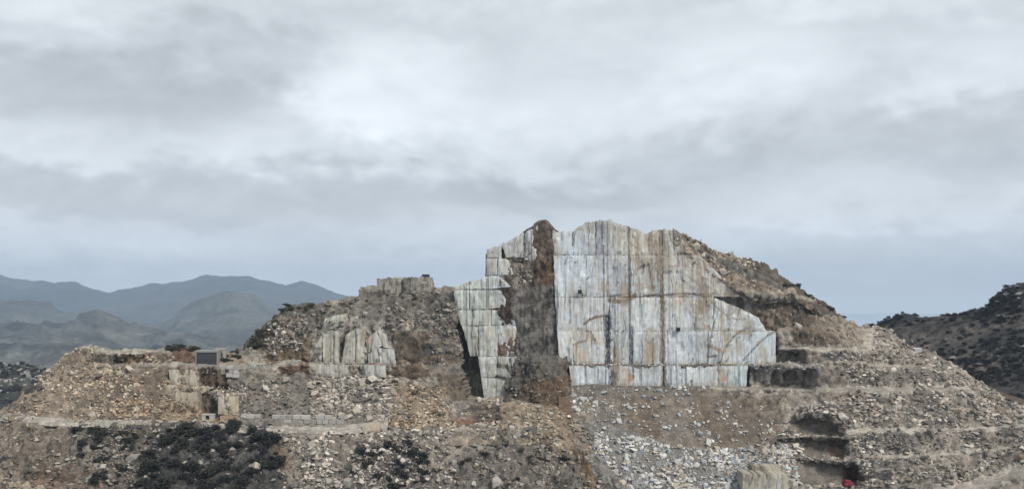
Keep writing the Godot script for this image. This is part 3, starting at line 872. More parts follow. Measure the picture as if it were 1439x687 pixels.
func build_ground_of_quarry() -> void:
	ground("quarry_hill", [
		[[600, 560, 420], [1500, 590, 420]],
		[[600, 470, 300], [1100, 470, 300], [1300, 520, 290], [1500, 580, 280]],
		[[600, 420, 245], [640, 405, 240], [683, 392, 238], [690, 352, 237], [716, 343, 236], [750, 324, 236], [775, 325, 236], [800, 330, 236], [825, 318, 236], [860, 313, 236], [885, 322, 236], [910, 332, 236], [940, 327, 236], [960, 334, 237], [1000, 356, 240], [1050, 372, 243], [1110, 402, 245], [1190, 455, 247], [1240, 466, 245], [1300, 500, 240], [1380, 548, 230], [1500, 590, 220]]],
		{"u0": 600.0, "u1": 1500.0, "du": 4.0, "step": 2.0, "rough": [0.8, 0.3, 0.1, 0.2], "col": Color(0.16, 0.13, 0.1), "key": "back"})
	ground("left_plateau_ground", [
		[[-40, 640, 380], [640, 620, 380]],
		[[-40, 590, 262], [640, 500, 275]],
		[[-40, 582, 220], [20, 572, 222], [40, 556, 222], [95, 503, 236], [125, 494, 240], [345, 497, 240], [376, 462, 240], [402, 438, 243], [450, 433, 244], [540, 420, 246], [640, 410, 246]]],
		{"u0": -40.0, "u1": 640.0, "du": 4.0, "step": 2.0, "rough": [0.5, 0.3, 0.1, 0.2], "col": Color(0.16, 0.14, 0.11), "plain": true, "key": "back_left"})
	ground("quarry_wall_core", [
		[[630, 412, 236], [683, 395, 236], [684, 356, 236], [716, 343, 236], [735, 333, 236], [757, 316, 236], [775, 325, 236], [790, 330, 236], [810, 325, 236], [825, 317, 236], [860, 313, 236], [885, 323, 236], [910, 333, 236], [940, 327, 236], [960, 335, 236], [1000, 357, 236], [1040, 370, 236], [1100, 400, 236]],
		[[630, 413, 238], [650, 408, 238], [660, 405, 234], [683, 396, 234], [684, 358, 234], [716, 345, 234], [735, 335, 234], [757, 318, 234], [775, 326, 231], [790, 331, 231], [810, 326, 231], [825, 318, 231], [860, 314, 231], [885, 324, 231], [910, 334, 231], [940, 328, 231], [960, 336, 231], [1000, 358, 231], [1040, 371, 231], [1100, 401, 232]],
		[[630, 580, 237.5], [672, 580, 237.5], [684, 580, 233.5], [740, 580, 233.5], [775, 580, 230.5], [1100, 580, 230.5]]],
		{"u0": 630.0, "u1": 1100.0, "du": 3.0, "step": 0.8, "rough": [0.2, 0.1, 0.05, 0.0], "col": Color(0.22, 0.205, 0.185), "plain": true, "key": "core"})
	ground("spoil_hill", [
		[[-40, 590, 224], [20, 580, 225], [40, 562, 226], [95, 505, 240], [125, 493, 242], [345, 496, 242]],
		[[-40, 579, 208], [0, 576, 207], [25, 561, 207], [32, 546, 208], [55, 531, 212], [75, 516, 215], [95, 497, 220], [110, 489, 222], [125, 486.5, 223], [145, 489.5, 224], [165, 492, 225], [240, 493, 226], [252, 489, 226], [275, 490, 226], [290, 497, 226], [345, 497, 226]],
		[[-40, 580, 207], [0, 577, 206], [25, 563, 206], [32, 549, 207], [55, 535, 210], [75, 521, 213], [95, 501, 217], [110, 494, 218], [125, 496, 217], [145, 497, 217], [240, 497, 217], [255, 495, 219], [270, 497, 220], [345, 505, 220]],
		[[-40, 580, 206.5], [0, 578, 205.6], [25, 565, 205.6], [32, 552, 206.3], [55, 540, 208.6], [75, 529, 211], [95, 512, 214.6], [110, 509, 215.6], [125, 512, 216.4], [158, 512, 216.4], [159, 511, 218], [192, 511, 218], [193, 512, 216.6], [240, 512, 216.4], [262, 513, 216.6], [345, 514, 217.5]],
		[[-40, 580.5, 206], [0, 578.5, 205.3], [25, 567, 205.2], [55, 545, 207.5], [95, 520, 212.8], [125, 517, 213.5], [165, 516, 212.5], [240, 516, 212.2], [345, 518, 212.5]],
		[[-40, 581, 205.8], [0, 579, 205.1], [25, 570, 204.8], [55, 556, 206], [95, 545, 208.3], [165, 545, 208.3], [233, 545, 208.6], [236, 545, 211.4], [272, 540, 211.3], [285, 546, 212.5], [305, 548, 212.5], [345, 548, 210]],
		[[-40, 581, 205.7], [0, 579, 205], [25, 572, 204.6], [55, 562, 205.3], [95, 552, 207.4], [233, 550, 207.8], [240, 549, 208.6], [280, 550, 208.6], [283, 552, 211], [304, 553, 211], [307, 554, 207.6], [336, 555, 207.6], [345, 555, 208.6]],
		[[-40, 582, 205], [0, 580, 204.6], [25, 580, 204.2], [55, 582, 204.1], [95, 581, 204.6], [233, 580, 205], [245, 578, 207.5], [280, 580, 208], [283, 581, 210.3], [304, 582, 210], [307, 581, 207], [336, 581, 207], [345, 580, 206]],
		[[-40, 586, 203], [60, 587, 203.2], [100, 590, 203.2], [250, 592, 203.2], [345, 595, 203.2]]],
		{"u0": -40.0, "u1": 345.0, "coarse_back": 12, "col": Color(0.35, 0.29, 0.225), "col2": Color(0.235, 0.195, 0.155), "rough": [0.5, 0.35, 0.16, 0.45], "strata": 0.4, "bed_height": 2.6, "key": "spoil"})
	ground("haul_road", [
		[[-60, 574, 209], [0, 577, 208], [60, 582, 207], [100, 585, 207], [250, 587, 207], [345, 594, 206], [480, 595, 206], [520, 590, 207], [545, 586, 207.5]],
		[[-60, 583, 199], [0, 585, 199], [60, 590.5, 199], [100, 593.5, 199], [250, 596.5, 199], [345, 602.5, 198.7], [480, 604.5, 198.7], [505, 601, 200.4], [530, 597, 202], [545, 593, 204]],
		[[-60, 590, 198.2], [0, 592, 198.2], [60, 597, 198.2], [100, 600, 198.2], [250, 603, 198.2], [345, 608.5, 198], [480, 610.5, 198], [505, 608, 199.6], [530, 605, 201], [545, 601, 203]]],
		{"u0": -60.0, "u1": 545.0, "col": Color(0.5, 0.46, 0.40), "col2": Color(0.4, 0.37, 0.325), "rough": [0.25, 0.2, 0.12, 0.2], "mottle": 0.35, "plain": true, "key": "road"})
	ground("lower_slope", [
		[[-60, 585, 202], [0, 587, 202], [100, 595, 202], [250, 598, 202], [345, 603, 201.5], [480, 606, 201.5], [530, 606, 203], [600, 607, 204], [650, 607, 205], [700, 604, 206], [770, 601, 206], [800, 612, 205], [840, 640, 203], [868, 680, 200], [885, 705, 198]],
		[[-60, 588, 199], [0, 590, 199], [100, 598, 199], [250, 601, 199], [345, 606, 198.6], [480, 609, 198.6], [530, 610, 200], [600, 609, 201], [650, 608, 202], [700, 606, 202.6], [770, 603, 203], [800, 616, 201.4], [840, 646, 197.6], [868, 686, 193.6], [885, 715, 191]],
		[[-60, 640, 191], [100, 640, 192], [250, 640, 193], [345, 640, 193], [480, 640, 193.5], [600, 640, 195], [700, 640, 196], [780, 640, 197], [805, 642, 197], [845, 662, 195], [868, 700, 192], [885, 730, 190]],
		[[-60, 668, 187.5], [0, 669, 187.5], [50, 686, 186.8], [100, 690, 186.5], [250, 690, 186.5], [600, 690, 188], [700, 690, 188.5], [800, 690, 190], [850, 690, 192], [868, 716, 190], [885, 740, 188]],
		[[-60, 684, 184.5], [0, 684, 184.5], [50, 700, 184], [885, 760, 180]],
		[[-60, 800, 170], [885, 800, 172]]],
		{"u0": -60.0, "u1": 885.0, "col": Color(0.33, 0.29, 0.245), "col2": Color(0.19, 0.17, 0.148), "rough": [1.1, 0.7, 0.26, 0.5, 0.5], "mottle": 0.5, "strata": 0.7, "bed_height": 2.3, "key": "lower"})
	ground("crag", [
		[[330, 500, 262], [376, 470, 262], [402, 446, 265], [540, 430, 268], [700, 420, 268]],
		[[330, 499, 226], [342, 490, 227], [356, 476, 229], [376, 455, 231], [390, 442, 232], [400, 433, 233], [415, 428, 234], [432, 426, 234], [445, 431, 234], [460, 425, 235], [500, 419, 236], [540, 414, 237], [605, 409, 237], [640, 404, 237], [700, 402, 238]],
		[[330, 504, 224], [356, 486, 226.5], [376, 466, 228.5], [400, 446, 230], [432, 440, 231], [460, 438, 232], [500, 430, 233], [560, 425, 234], [640, 415, 235], [700, 415, 236]],
		[[330, 508, 222], [356, 497, 224], [376, 484, 226], [400, 478, 227.3], [432, 482, 226.6], [453, 465, 228], [500, 458, 228.6], [530, 455, 229], [556, 460, 229], [600, 456, 229], [637, 448, 230], [641, 449, 238], [700, 450, 239]],
		[[330, 512, 221], [376, 507, 224], [432, 511, 226.4], [453, 512, 227.4], [556, 513, 227.6], [560, 514, 226.6], [600, 515, 226.4], [643, 515, 226.6], [649, 513, 237], [700, 512, 238]],
		[[330, 514, 219], [376, 511, 220], [432, 514, 222.6], [545, 515, 223], [600, 518, 223.6], [647, 527, 225], [654, 529, 236], [700, 535, 236]],
		[[330, 519, 218.4], [376, 522, 219], [432, 530, 222.2], [545, 531, 222.4], [600, 538, 221.6], [653, 557, 221.8], [661, 560, 233], [690, 566, 233], [700, 568, 233]],
		[[330, 545, 213], [432, 550, 217], [545, 550, 217.4], [600, 562, 216], [640, 576, 215], [700, 590, 218]],
		[[330, 588, 205.5], [480, 590, 205.5], [520, 588, 207], [560, 588, 207], [600, 600, 205], [640, 604, 204.5], [700, 610, 206]],
		[[330, 600, 202], [480, 604, 202], [560, 606, 203], [600, 612, 202], [700, 618, 203]]],
		{"u0": 330.0, "u1": 700.0, "coarse_back": 16, "col": Color(0.36, 0.325, 0.275), "col2": Color(0.205, 0.187, 0.162), "rough": [0.7, 0.6, 0.24, 0.45, 0.6], "mottle": 0.45, "strata": 0.75, "bed_height": 1.6, "key": "crag"})
	ground("foot_slope", [
		[[620, 548, 234], [668, 556, 233], [745, 556, 233], [835, 545, 232]],
		[[620, 560, 222], [668, 562, 222], [700, 563, 222], [745, 566, 221], [780, 574, 218], [800, 584, 213.5], [835, 604, 208]],
		[[620, 578, 213], [655, 572, 217], [662, 574, 218], [698, 570, 218], [704, 576, 215], [745, 578, 214.5], [780, 584, 212], [800, 593, 210], [835, 612, 206]],
		[[620, 592, 208.6], [657, 597, 208.6], [662, 599, 212], [697, 596, 212.6], [703, 593, 209.6], [745, 588, 211], [780, 594, 209], [800, 602, 207], [835, 622, 203.6]],
		[[620, 602, 205], [700, 600, 206], [770, 599, 206.4], [800, 610, 204.4], [835, 634, 200.6]],
		[[620, 606, 201.6], [700, 604, 202.6], [770, 603, 203], [800, 618, 201], [835, 645, 197]],
		[[620, 625, 198], [770, 625, 199], [835, 670, 194]]],
		{"u0": 620.0, "u1": 835.0, "col": Color(0.35, 0.295, 0.235), "col2": Color(0.225, 0.195, 0.16), "rough": [0.4, 0.3, 0.14, 0.32], "mottle": 0.5, "strata": 0.4, "bed_height": 1.5, "key": "foot"})
	ground("brown_buttress", [
		[[712, 498, 234], [803, 498, 232]],
		[[712, 503, 230.5], [740, 503, 229], [760, 504, 227.6], [790, 505, 227.6], [799, 512, 229], [804, 514, 232]],
		[[712, 530, 230], [735, 530, 228.6], [750, 530, 225.6], [780, 528, 225], [798, 530, 225.4], [802, 535, 231]],
		[[712, 552, 229], [735, 555, 226], [750, 552, 223.6], [780, 550, 222.6], [800, 552, 222.6], [804, 556, 230]],
		[[712, 570, 226], [745, 572, 221], [780, 580, 218.6], [801, 588, 216.6], [806, 592, 226]],
		[[712, 590, 220], [780, 600, 214], [806, 615, 212]]],
		{"u0": 712.0, "u1": 806.0, "col": Color(0.145, 0.108, 0.08), "col2": Color(0.08, 0.066, 0.055), "rough": [0.8, 0.8, 0.3, 0.3, 1.0], "mottle": 0.4, "key": "buttress"})
	ground("brown_dike", [
		[[700, 360, 238], [735, 330, 238], [757, 314, 238], [768, 313, 238], [790, 335, 238]],
		[[700, 358, 232.4], [716, 342, 232.2], [735, 330, 231.8], [748, 320, 230.8], [755, 313, 230.4], [760, 311, 230.4], [766, 310.5, 230.4], [770, 313, 230.4], [776, 319, 230.6], [779, 324, 231], [790, 332, 232]],
		[[700, 372, 232], [735, 368, 231.4], [748, 352, 230.4], [776, 350, 230.2], [780, 350, 231], [790, 350, 232]],
		[[700, 392, 231.8], [728, 392, 231.2], [744, 385, 230.6], [770, 385, 230], [778, 385, 230], [783, 385, 231], [790, 385, 231.6]],
		[[700, 408, 231.8], [722, 410, 231.2], [740, 408, 230.8], [760, 402, 230.2], [777, 402, 230.2], [786, 402, 231]],
		[[700, 455, 231.8], [728, 455, 231], [750, 455, 230.4], [778, 455, 230], [786, 455, 230.8]],
		[[700, 506, 231.8], [733, 506, 230.6], [776, 506, 229.8], [790, 506, 230.6]]],
		{"u0": 700.0, "u1": 790.0, "du": 1.3, "col": Color(0.155, 0.11, 0.082), "col2": Color(0.10, 0.078, 0.063), "rough": [0.3, 0.25, 0.2, 0.2, 0.4], "ribs": 0.6, "mottle": 0.6, "key": "dike"})
	ground("scree_slope", [
		[[785, 538, 232], [1060, 540, 231], [1190, 542, 230]],
		[[785, 545, 224], [1000, 545, 224], [1060, 546, 223.6], [1100, 547, 222], [1190, 550, 218]],
		[[785, 550, 223], [1005, 550, 223], [1016, 562, 223.2], [1090, 563, 222], [1130, 564, 219.6], [1150, 562, 217], [1190, 562, 213.6]],
		[[785, 566, 219.4], [1005, 567, 219.6], [1016, 569, 219.8], [1090, 570, 219], [1140, 572, 216], [1190, 576, 211]],
		[[785, 590, 215], [1000, 590, 215], [1100, 592, 214.4], [1140, 592, 213], [1190, 600, 208.6]],
		[[785, 640, 206.4], [1000, 640, 206.4], [1100, 640, 205.6], [1190, 640, 203]],
		[[785, 740, 193], [1190, 740, 193]]],
		{"u0": 785.0, "u1": 1190.0, "col": Color(0.25, 0.208, 0.168), "col2": Color(0.23, 0.208, 0.182), "rough": [0.5, 0.25, 0.1, 0.14], "mottle": 0.35, "key": "scree"})
	ground("wall_ledge", [
		[[796, 509, 230], [1056, 509, 230]],
		[[796, 512.2, 228.6], [1056, 512.2, 228.6]],
		[[796, 513.6, 227.0], [1056, 513.6, 227.0]],
		[[796, 518, 227.6], [1056, 518, 227.6]]],
		{"u0": 796.0, "u1": 1056.0, "step": 0.4, "rough": [0.1, 0.15, 0.1, 0.15], "col": Color(0.28, 0.25, 0.21), "col2": Color(0.16, 0.14, 0.12), "plain": true, "key": "ledge"})
	ground("terraces", [
		[[945, 345, 260], [1040, 385, 262], [1110, 415, 264], [1190, 468, 262], [1240, 476, 258], [1300, 512, 252], [1380, 558, 240], [1480, 596, 228]],
		[[945, 324, 231], [958, 328, 231], [975, 338, 231.4], [990, 345, 232], [1010, 355, 232.6], [1040, 364, 233.4], [1062, 367, 235], [1080, 372, 236], [1110, 394, 238], [1150, 422, 240], [1190, 450, 240], [1205, 457, 238], [1240, 459, 236], [1255, 472, 233], [1275, 487, 230], [1300, 494, 228], [1340, 511, 225], [1380, 538, 220], [1415, 566, 214], [1439, 571, 210], [1480, 576, 206]],
		[[945, 345, 231], [970, 365, 229.8], [1000, 385, 229.3], [1030, 402, 229.1], [1050, 413, 228.6], [1090, 417, 228.6], [1115, 412, 230], [1130, 428, 231], [1190, 460, 234.6], [1215, 466, 234], [1240, 474, 231.6], [1275, 492, 228], [1340, 516, 223], [1380, 542, 218], [1415, 569, 212], [1480, 580, 204]],
		[[945, 420, 232.6], [1000, 420, 232], [1040, 422, 231.4], [1070, 427, 231.4], [1110, 428, 232], [1140, 440, 232.4], [1190, 463, 233], [1215, 470, 232.4], [1240, 478, 230.4], [1275, 494, 227.2], [1340, 518, 222], [1380, 544, 217], [1415, 570, 211.4], [1480, 582, 203.4]],
		[[945, 460, 232], [1080, 461, 230.6], [1110, 461, 231], [1140, 463, 230.6], [1190, 471, 230.6], [1215, 476, 230.6], [1240, 483, 229], [1275, 496, 226.4], [1340, 520, 221], [1380, 546, 216.2], [1415, 571, 210.8], [1480, 583, 203]],
		[[945, 466, 232], [1091, 466, 231], [1096, 466, 229.4], [1110, 466, 229], [1140, 468, 228.8], [1190, 478, 228.6], [1215, 481, 228.6], [1240, 488, 227.4], [1275, 498, 225.6], [1340, 521, 220.6], [1380, 547, 216], [1415, 571.5, 210.6], [1480, 584, 202.6]],
		[[945, 488, 232], [1091, 488, 231], [1096, 488, 228.6], [1130, 488, 228.2], [1190, 491, 227], [1215, 492, 226.6], [1240, 494, 226], [1275, 500, 225], [1340, 522, 220], [1380, 548, 215.6], [1415, 572, 210.2], [1480, 585, 202.2]],
		[[945, 491, 231], [1091, 491, 231], [1096, 491, 227.4], [1130, 491, 226.6], [1190, 495, 224.6], [1240, 498, 224.2], [1275, 503, 223.4], [1340, 525, 218.8], [1380, 549, 215], [1415, 573, 209.8], [1480, 586, 201.8]],
		[[945, 493, 231.4], [1091, 493, 231.4], [1096, 493.5, 231], [1124, 493.5, 230.4], [1132, 493, 226.4], [1190, 497, 224.2], [1240, 500, 223.8], [1275, 505, 222.8], [1340, 526, 218.4], [1380, 549.3, 214.8], [1415, 573.3, 209.7], [1480, 586.3, 201.7]],
		[[945, 512, 231], [1089, 512, 231], [1096, 512, 230.8], [1124, 512, 230.2], [1132, 512, 225.8], [1140, 512, 225.4], [1180, 506, 223.6], [1240, 510, 222], [1300, 516, 219.4], [1340, 531, 217], [1380, 550, 214.4], [1415, 574, 209.4], [1480, 587, 201.4]],
		[[945, 515, 230], [1051, 515, 229], [1056, 515, 225.6], [1120, 517, 222.6], [1180, 516, 221], [1240, 521, 218.8], [1300, 525, 216.8], [1340, 536, 215], [1380, 552, 212.8], [1415, 575, 208.4], [1480, 588, 200.8]],
		[[945, 517, 230.4], [1051, 517, 229.6], [1056, 518, 227], [1100, 519, 227], [1106, 519.5, 228], [1138, 520, 226], [1150, 520, 221], [1180, 518, 220.6], [1240, 523, 218.3], [1300, 527, 216.3], [1340, 537, 214.7], [1380, 552.3, 212.6], [1415, 575.2, 208.3], [1480, 588.2, 200.7]],
		[[945, 541, 230], [1051, 541, 229], [1056, 541, 226.6], [1105, 542, 227.6], [1136, 543, 226], [1148, 544, 219.8], [1160, 545, 218.6], [1240, 545, 215], [1300, 545, 213], [1340, 545, 213], [1370, 551, 211.6], [1415, 576, 207.6], [1480, 589, 200.2]],
		[[945, 560, 226], [1050, 560, 221], [1130, 556, 218], [1160, 550, 214.6], [1240, 550, 211.4], [1340, 549, 209.4], [1370, 555, 208.6], [1415, 579, 205.6], [1480, 591, 199.4]],
		[[945, 610, 216], [1050, 610, 213], [1124, 585, 212.6], [1132, 580, 211.4], [1165, 581, 207], [1185, 598, 204.6], [1240, 602, 203.6], [1300, 601, 202.6], [1400, 599, 200.6], [1480, 596, 197]],
		[[945, 612, 215.6], [1050, 612, 212.8], [1124, 588, 213.6], [1132, 584, 215.6], [1165, 585, 212], [1180, 595, 210], [1189, 600, 204.4], [1240, 603, 203.4], [1300, 602, 202.4], [1400, 599.6, 200.4], [1480, 596.6, 196.8]],
		[[945, 640, 210], [1050, 640, 208], [1095, 613, 210], [1130, 612, 215], [1165, 612, 211.6], [1180, 611, 209.6], [1189, 610, 203.6], [1240, 607, 201.6], [1300, 606, 200.4], [1400, 603, 198.4], [1480, 600, 195]],
		[[945, 650, 208], [1050, 650, 206], [1095, 615, 209], [1130, 614, 207], [1165, 614, 203], [1190, 616, 201.6], [1240, 612, 200.6], [1300, 610, 199.4], [1400, 607, 197.4], [1480, 604, 194]],
		[[945, 652, 207.8], [1050, 652, 205.8], [1095, 617, 210], [1130, 617, 211.6], [1165, 617, 208], [1184, 618, 206], [1193, 618, 201.4], [1240, 613, 200.4], [1300, 611, 199.2], [1400, 608, 197.2], [1480, 605, 193.8]],
		[[945, 660, 206], [1050, 660, 204.6], [1100, 636, 210], [1130, 640, 211], [1180, 642, 206], [1193, 641, 199.6], [1240, 640, 197.6], [1300, 638, 196], [1400, 630, 195], [1480, 620, 192]],
		[[945, 664, 205], [1050, 664, 203.6], [1100, 642, 205.6], [1130, 645, 203], [1180, 648, 198.6], [1200, 649, 197.4], [1240, 644, 196], [1300, 642, 194.6], [1400, 634, 193.4], [1480, 624, 190.6]],
		[[945, 666, 204.8], [1050, 666, 203.4], [1096, 645, 205.8], [1104, 646, 208.6], [1130, 648, 208], [1180, 651, 204], [1206, 652, 202.4], [1215, 652, 196.8], [1240, 646, 195.7], [1300, 644, 194.3], [1400, 636, 193.1], [1480, 625, 190.4]],
		[[945, 690, 202], [1050, 690, 200], [1100, 672, 208.4], [1120, 676, 207.6], [1180, 681, 203.6], [1206, 680, 202], [1215, 677, 196.4], [1225, 674, 195.6], [1260, 670, 192.6], [1320, 668, 191], [1400, 660, 190.4], [1480, 640, 188.6]],
		[[945, 705, 199], [1050, 705, 197], [1120, 684, 197], [1180, 688, 195], [1220, 690, 193], [1320, 690, 188], [1400, 672, 188], [1480, 650, 186]],
		[[945, 790, 188], [1220, 790, 186], [1320, 770, 182], [1480, 740, 178]]],
		{"u0": 945.0, "u1": 1480.0, "coarse_back": 16, "col": Color(0.42, 0.37, 0.315), "col2": Color(0.26, 0.23, 0.197), "rough": [0.6, 0.4, 0.2, 0.42, 0.35], "mottle": 0.45, "strata": 0.6, "bed_height": 2.1, "key": "terraces"})
	var floor_mesh := PlaneMesh.new()
	floor_mesh.size = Vector2(9000, 2400)
	var vf := obj("valley_floor", floor_mesh, M.valley)
	vf.position = Vector3(0, -30, -1300)
	tag(vf, "", "", "", "structure")


# ---------------------------------------------------------------- sawn faces

const SKYLINE := [[636, 404], [640, 402], [655, 397], [683, 389], [683.5, 352], [690, 347], [700, 344], [716, 338], [735, 328], [750, 319], [757, 315], [775, 322], [785, 326], [792, 324], [797, 327], [801, 323], [806, 325], [812, 319], [825, 312], [836, 311], [845, 309.5], [860, 308], [868, 315], [885, 318], [900, 324], [910, 329], [918, 323], [940, 322], [960, 331], [990, 346]]


func skyline(u: float) -> float:
	for k in SKYLINE.size() - 1:
		if u <= SKYLINE[k + 1][0]:
			return lerpf(SKYLINE[k][1], SKYLINE[k + 1][1], clampf((u - SKYLINE[k][0]) / maxf(SKYLINE[k + 1][0] - SKYLINE[k][0], 0.01), 0, 1))
	return SKYLINE[-1][1]


# One sawn piece of the wall: corners top left, top right, bottom right, bottom left as u, v; d in front; thick metres deep. follow: its top is the broken skyline.
func slab(parent: Node, q: Array, d: float, thick: float, tint: Color, follow := false, du_tex := 0.0, called := "marble_panel", dr := 0.0) -> MeshInstance3D:
	var n := 3
	var wide: float = absf(q[1][0] - q[0][0])
	n = clampi(int(wide / 2.4), 3, 20)
	var rows := clampi(int((q[3][1] - (q[0][1] if not follow else 320.0)) / 4.5), 3, 11)
	var x0 := site(FU0, 416, 229).x
	var x1 := site(FU1, 416, 229).x
	var y0 := site(CU, FV0, 229).y
	var y1 := site(CU, FV1, 229).y
	var front := []
	for j in rows + 1:
		var t := float(j) / rows
		for i in n + 1:
			var s := float(i) / n
			var ut := lerpf(q[0][0], q[1][0], s)
			var vt := lerpf(q[0][1], q[1][1], s)
			if follow:
				vt = maxf(skyline(ut) + rng.randf_range(-1.3, 1.8), minf(vt, 999.0)) if q[0][1] > 0 else skyline(ut) + rng.randf_range(-1.3, 1.8)
			var ub := lerpf(q[3][0], q[2][0], s)
			var vb := lerpf(q[3][1], q[2][1], s)
			vt = minf(vt, vb - 0.5)
			var edge := 0.0 if (i == 0 or i == n or j == 0 or j == rows) else 1.0
			var uu := lerpf(ut, ub, t)
			var p := site(uu, lerpf(vt, vb, t), d + dr * (uu - q[0][0]))
			# ribs and spalls of the rock, chipped edges
			p.z += 0.12 * n_mid.get_noise_3d(p.x * 3.2, p.y * 0.35, d) + 0.22 * n_cellv.get_noise_3d(p.x * 0.75, p.y * 0.22, d) + 0.4 * n_big.get_noise_3d(p.x * 2.0, p.y * 1.2, d)
			if edge < 0.5:
				p += Vector3(rng.randf_range(-0.07, 0.07), rng.randf_range(-0.07, 0.07), rng.randf_range(-0.2, -0.02))
			front.append(p)
	var st := SurfaceTool.new()
	st.begin(Mesh.PRIMITIVE_TRIANGLES)
	st.set_smooth_group(-1)
	st.set_color(tint)
	var back := Vector3(0, 0, -thick)
	var put := func(p: Vector3) -> void:
		st.set_uv(Vector2((p.x - x0) / (x1 - x0) + du_tex, (p.y - y0) / (y1 - y0)))
		st.add_vertex(p)
	for j in rows:
		for i in n:
			var a: Vector3 = front[j * (n + 1) + i]
			var b: Vector3 = front[j * (n + 1) + i + 1]
			var c: Vector3 = front[(j + 1) * (n + 1) + i]
			var e: Vector3 = front[(j + 1) * (n + 1) + i + 1]
			for p in [a, b, c, b, e, c]:
				put.call(p)
	for j in rows:
		for side in [0, n]:
			var a: Vector3 = front[j * (n + 1) + side]
			var b: Vector3 = front[(j + 1) * (n + 1) + side]
			for p in [a, b, a + back, b, b + back, a + back]:
				put.call(p)
	for i in n:
		for level in [0, rows]:
			var a: Vector3 = front[level * (n + 1) + i]
			var b: Vector3 = front[level * (n + 1) + i + 1]
			for p in [a, a + back, b, b, a + back, b + back]:
				put.call(p)
	st.generate_normals()
	return obj(called, st.commit(), M.sawn_marble, parent)


func tone(lo := 0.82, hi := 1.1) -> Color:
	var k := rng.randf_range(lo, hi)
	return Color(k, k, k)


func build_tall_face() -> void:
	var wall := base("marble_quarry_face", site(900, 541, 229))
	tag(wall, "", "", "", "structure")
	wall.position = Vector3.ZERO
	# right-hand wall: each lift [v top, v bottom, depth, seams at top, seams at bottom]
	var lifts := [
		[-1.0, 357.8, 230.1, [776, 808, 838, 886, 931, 952], [777, 806, 838, 886, 931, 984]],
		[358.2, 416.8, 229.5, [778, 824, 853, 886, 931, 984], [780, 824, 853, 886, 931, 1042]],
		[417.4, 464.8, 229.0, [780, 800, 858, 886, 931, 979, 1004], [783, 800, 857, 886, 931, 976, 1004]],
		[465.2, 511.8, 228.5, [783, 806, 832, 863, 889, 932, 968, 996, 1044, 1091], [786, 806, 832, 863, 889, 932, 968, 996, 1020, 1091]],
		[514.0, 543.0, 226.8, [800, 822, 852, 884, 899, 934, 958, 990, 1010, 1052], [803, 822, 852, 884, 899, 934, 958, 990, 1010, 1050]]]
	for l in lifts:
		for k in l[3].size() - 1:
			var g := rng.randf_range(0.08, 0.28)
			slab(wall, [[l[3][k] + g, l[0]], [l[3][k + 1] - g, l[0]], [l[4][k + 1] - g, l[1]], [l[4][k] + g, l[1]]], l[2] + rng.randf_range(-0.2, 0.2), 2.4, tone(), l[0] < 0)
	for q in [[[1004.4, 418.5], [1040, 433], [1030, 464.6], [1004.4, 464.6]], [[1040.6, 433.5], [1066, 446], [1078, 464.6], [1030.6, 464.6]]]:
		slab(wall, q, 229.0 + rng.randf_range(-0.12, 0.12), 2.4, tone())
	# left-hand wall, turned a little away; its right ends break off in a saw-tooth against the brown dike
	var left := [
		[[684, 0], [704.5, 0], [704.5, 362.6], [684, 362.6], true], [[705, 0], [736.5, 0], [736.5, 361.6], [711, 361.6], true], [[737, 0], [756, 0], [754, 372], [737, 364], true],
		[[683.5, 363.2], [699, 363.2], [699, 386.6], [683.5, 386.6], false], [[699.6, 363.2], [712, 363.2], [727, 385.6], [699.6, 386.6], false],
		[[660, 0], [683, 0], [683, 406.6], [660, 406.6], true], [[637, 0], [659.6, 0], [659.6, 406.6], [637.5, 406.6], true], [[683.4, 387.4], [702, 387.4], [718, 403], [683.4, 406.6], false],
		[[637.6, 407.4], [659.5, 407.4], [659.5, 434.6], [640, 434.6], false], [[660, 407.4], [683, 407.4], [683, 434.6], [660, 434.6], false], [[683.5, 407.4], [703, 407.4], [717, 431], [683.5, 434.6], false],
		[[640, 435.3], [664, 435.3], [664, 457], [648, 457], false], [[664.5, 435.3], [690, 435.3], [690, 457], [664.5, 457], false], [[690.5, 435.3], [719, 435.3], [729, 457], [690.5, 457], false],
		[[649, 457.6], [672, 457.6], [672, 500.5], [661, 500.5], false], [[672.5, 457.6], [700, 457.6], [700, 500.5], [672.5, 500.5], false], [[700.5, 457.6], [729, 457.6], [735, 500.5], [700.5, 500.5], false],
		[[672, 501.4], [698, 501.4], [698, 530], [676, 530], false], [[698.5, 501.4], [718, 501.4], [720, 530], [698.5, 530], false], [[718.5, 501.4], [737, 501.4], [742, 530], [720.5, 530], false],
		[[676, 530.8], [697, 530.8], [697, 560], [680, 560], false], [[697.5, 530.8], [714, 530.8], [716, 561], [697.5, 561], false], [[714.6, 530.8], [742, 530.8], [746, 562], [716.6, 562], false]]
	for s in left:
		var d: float = 232.2 - (s[0][0] - 640.0) * 0.016
		if s[0][1] > 500:
			d -= 1.4
		slab(wall, s.slice(0, 4), d + rng.randf_range(-0.12, 0.12), 2.0, tone(0.84, 1.06), s[4], 0.0, "marble_panel", -0.012)


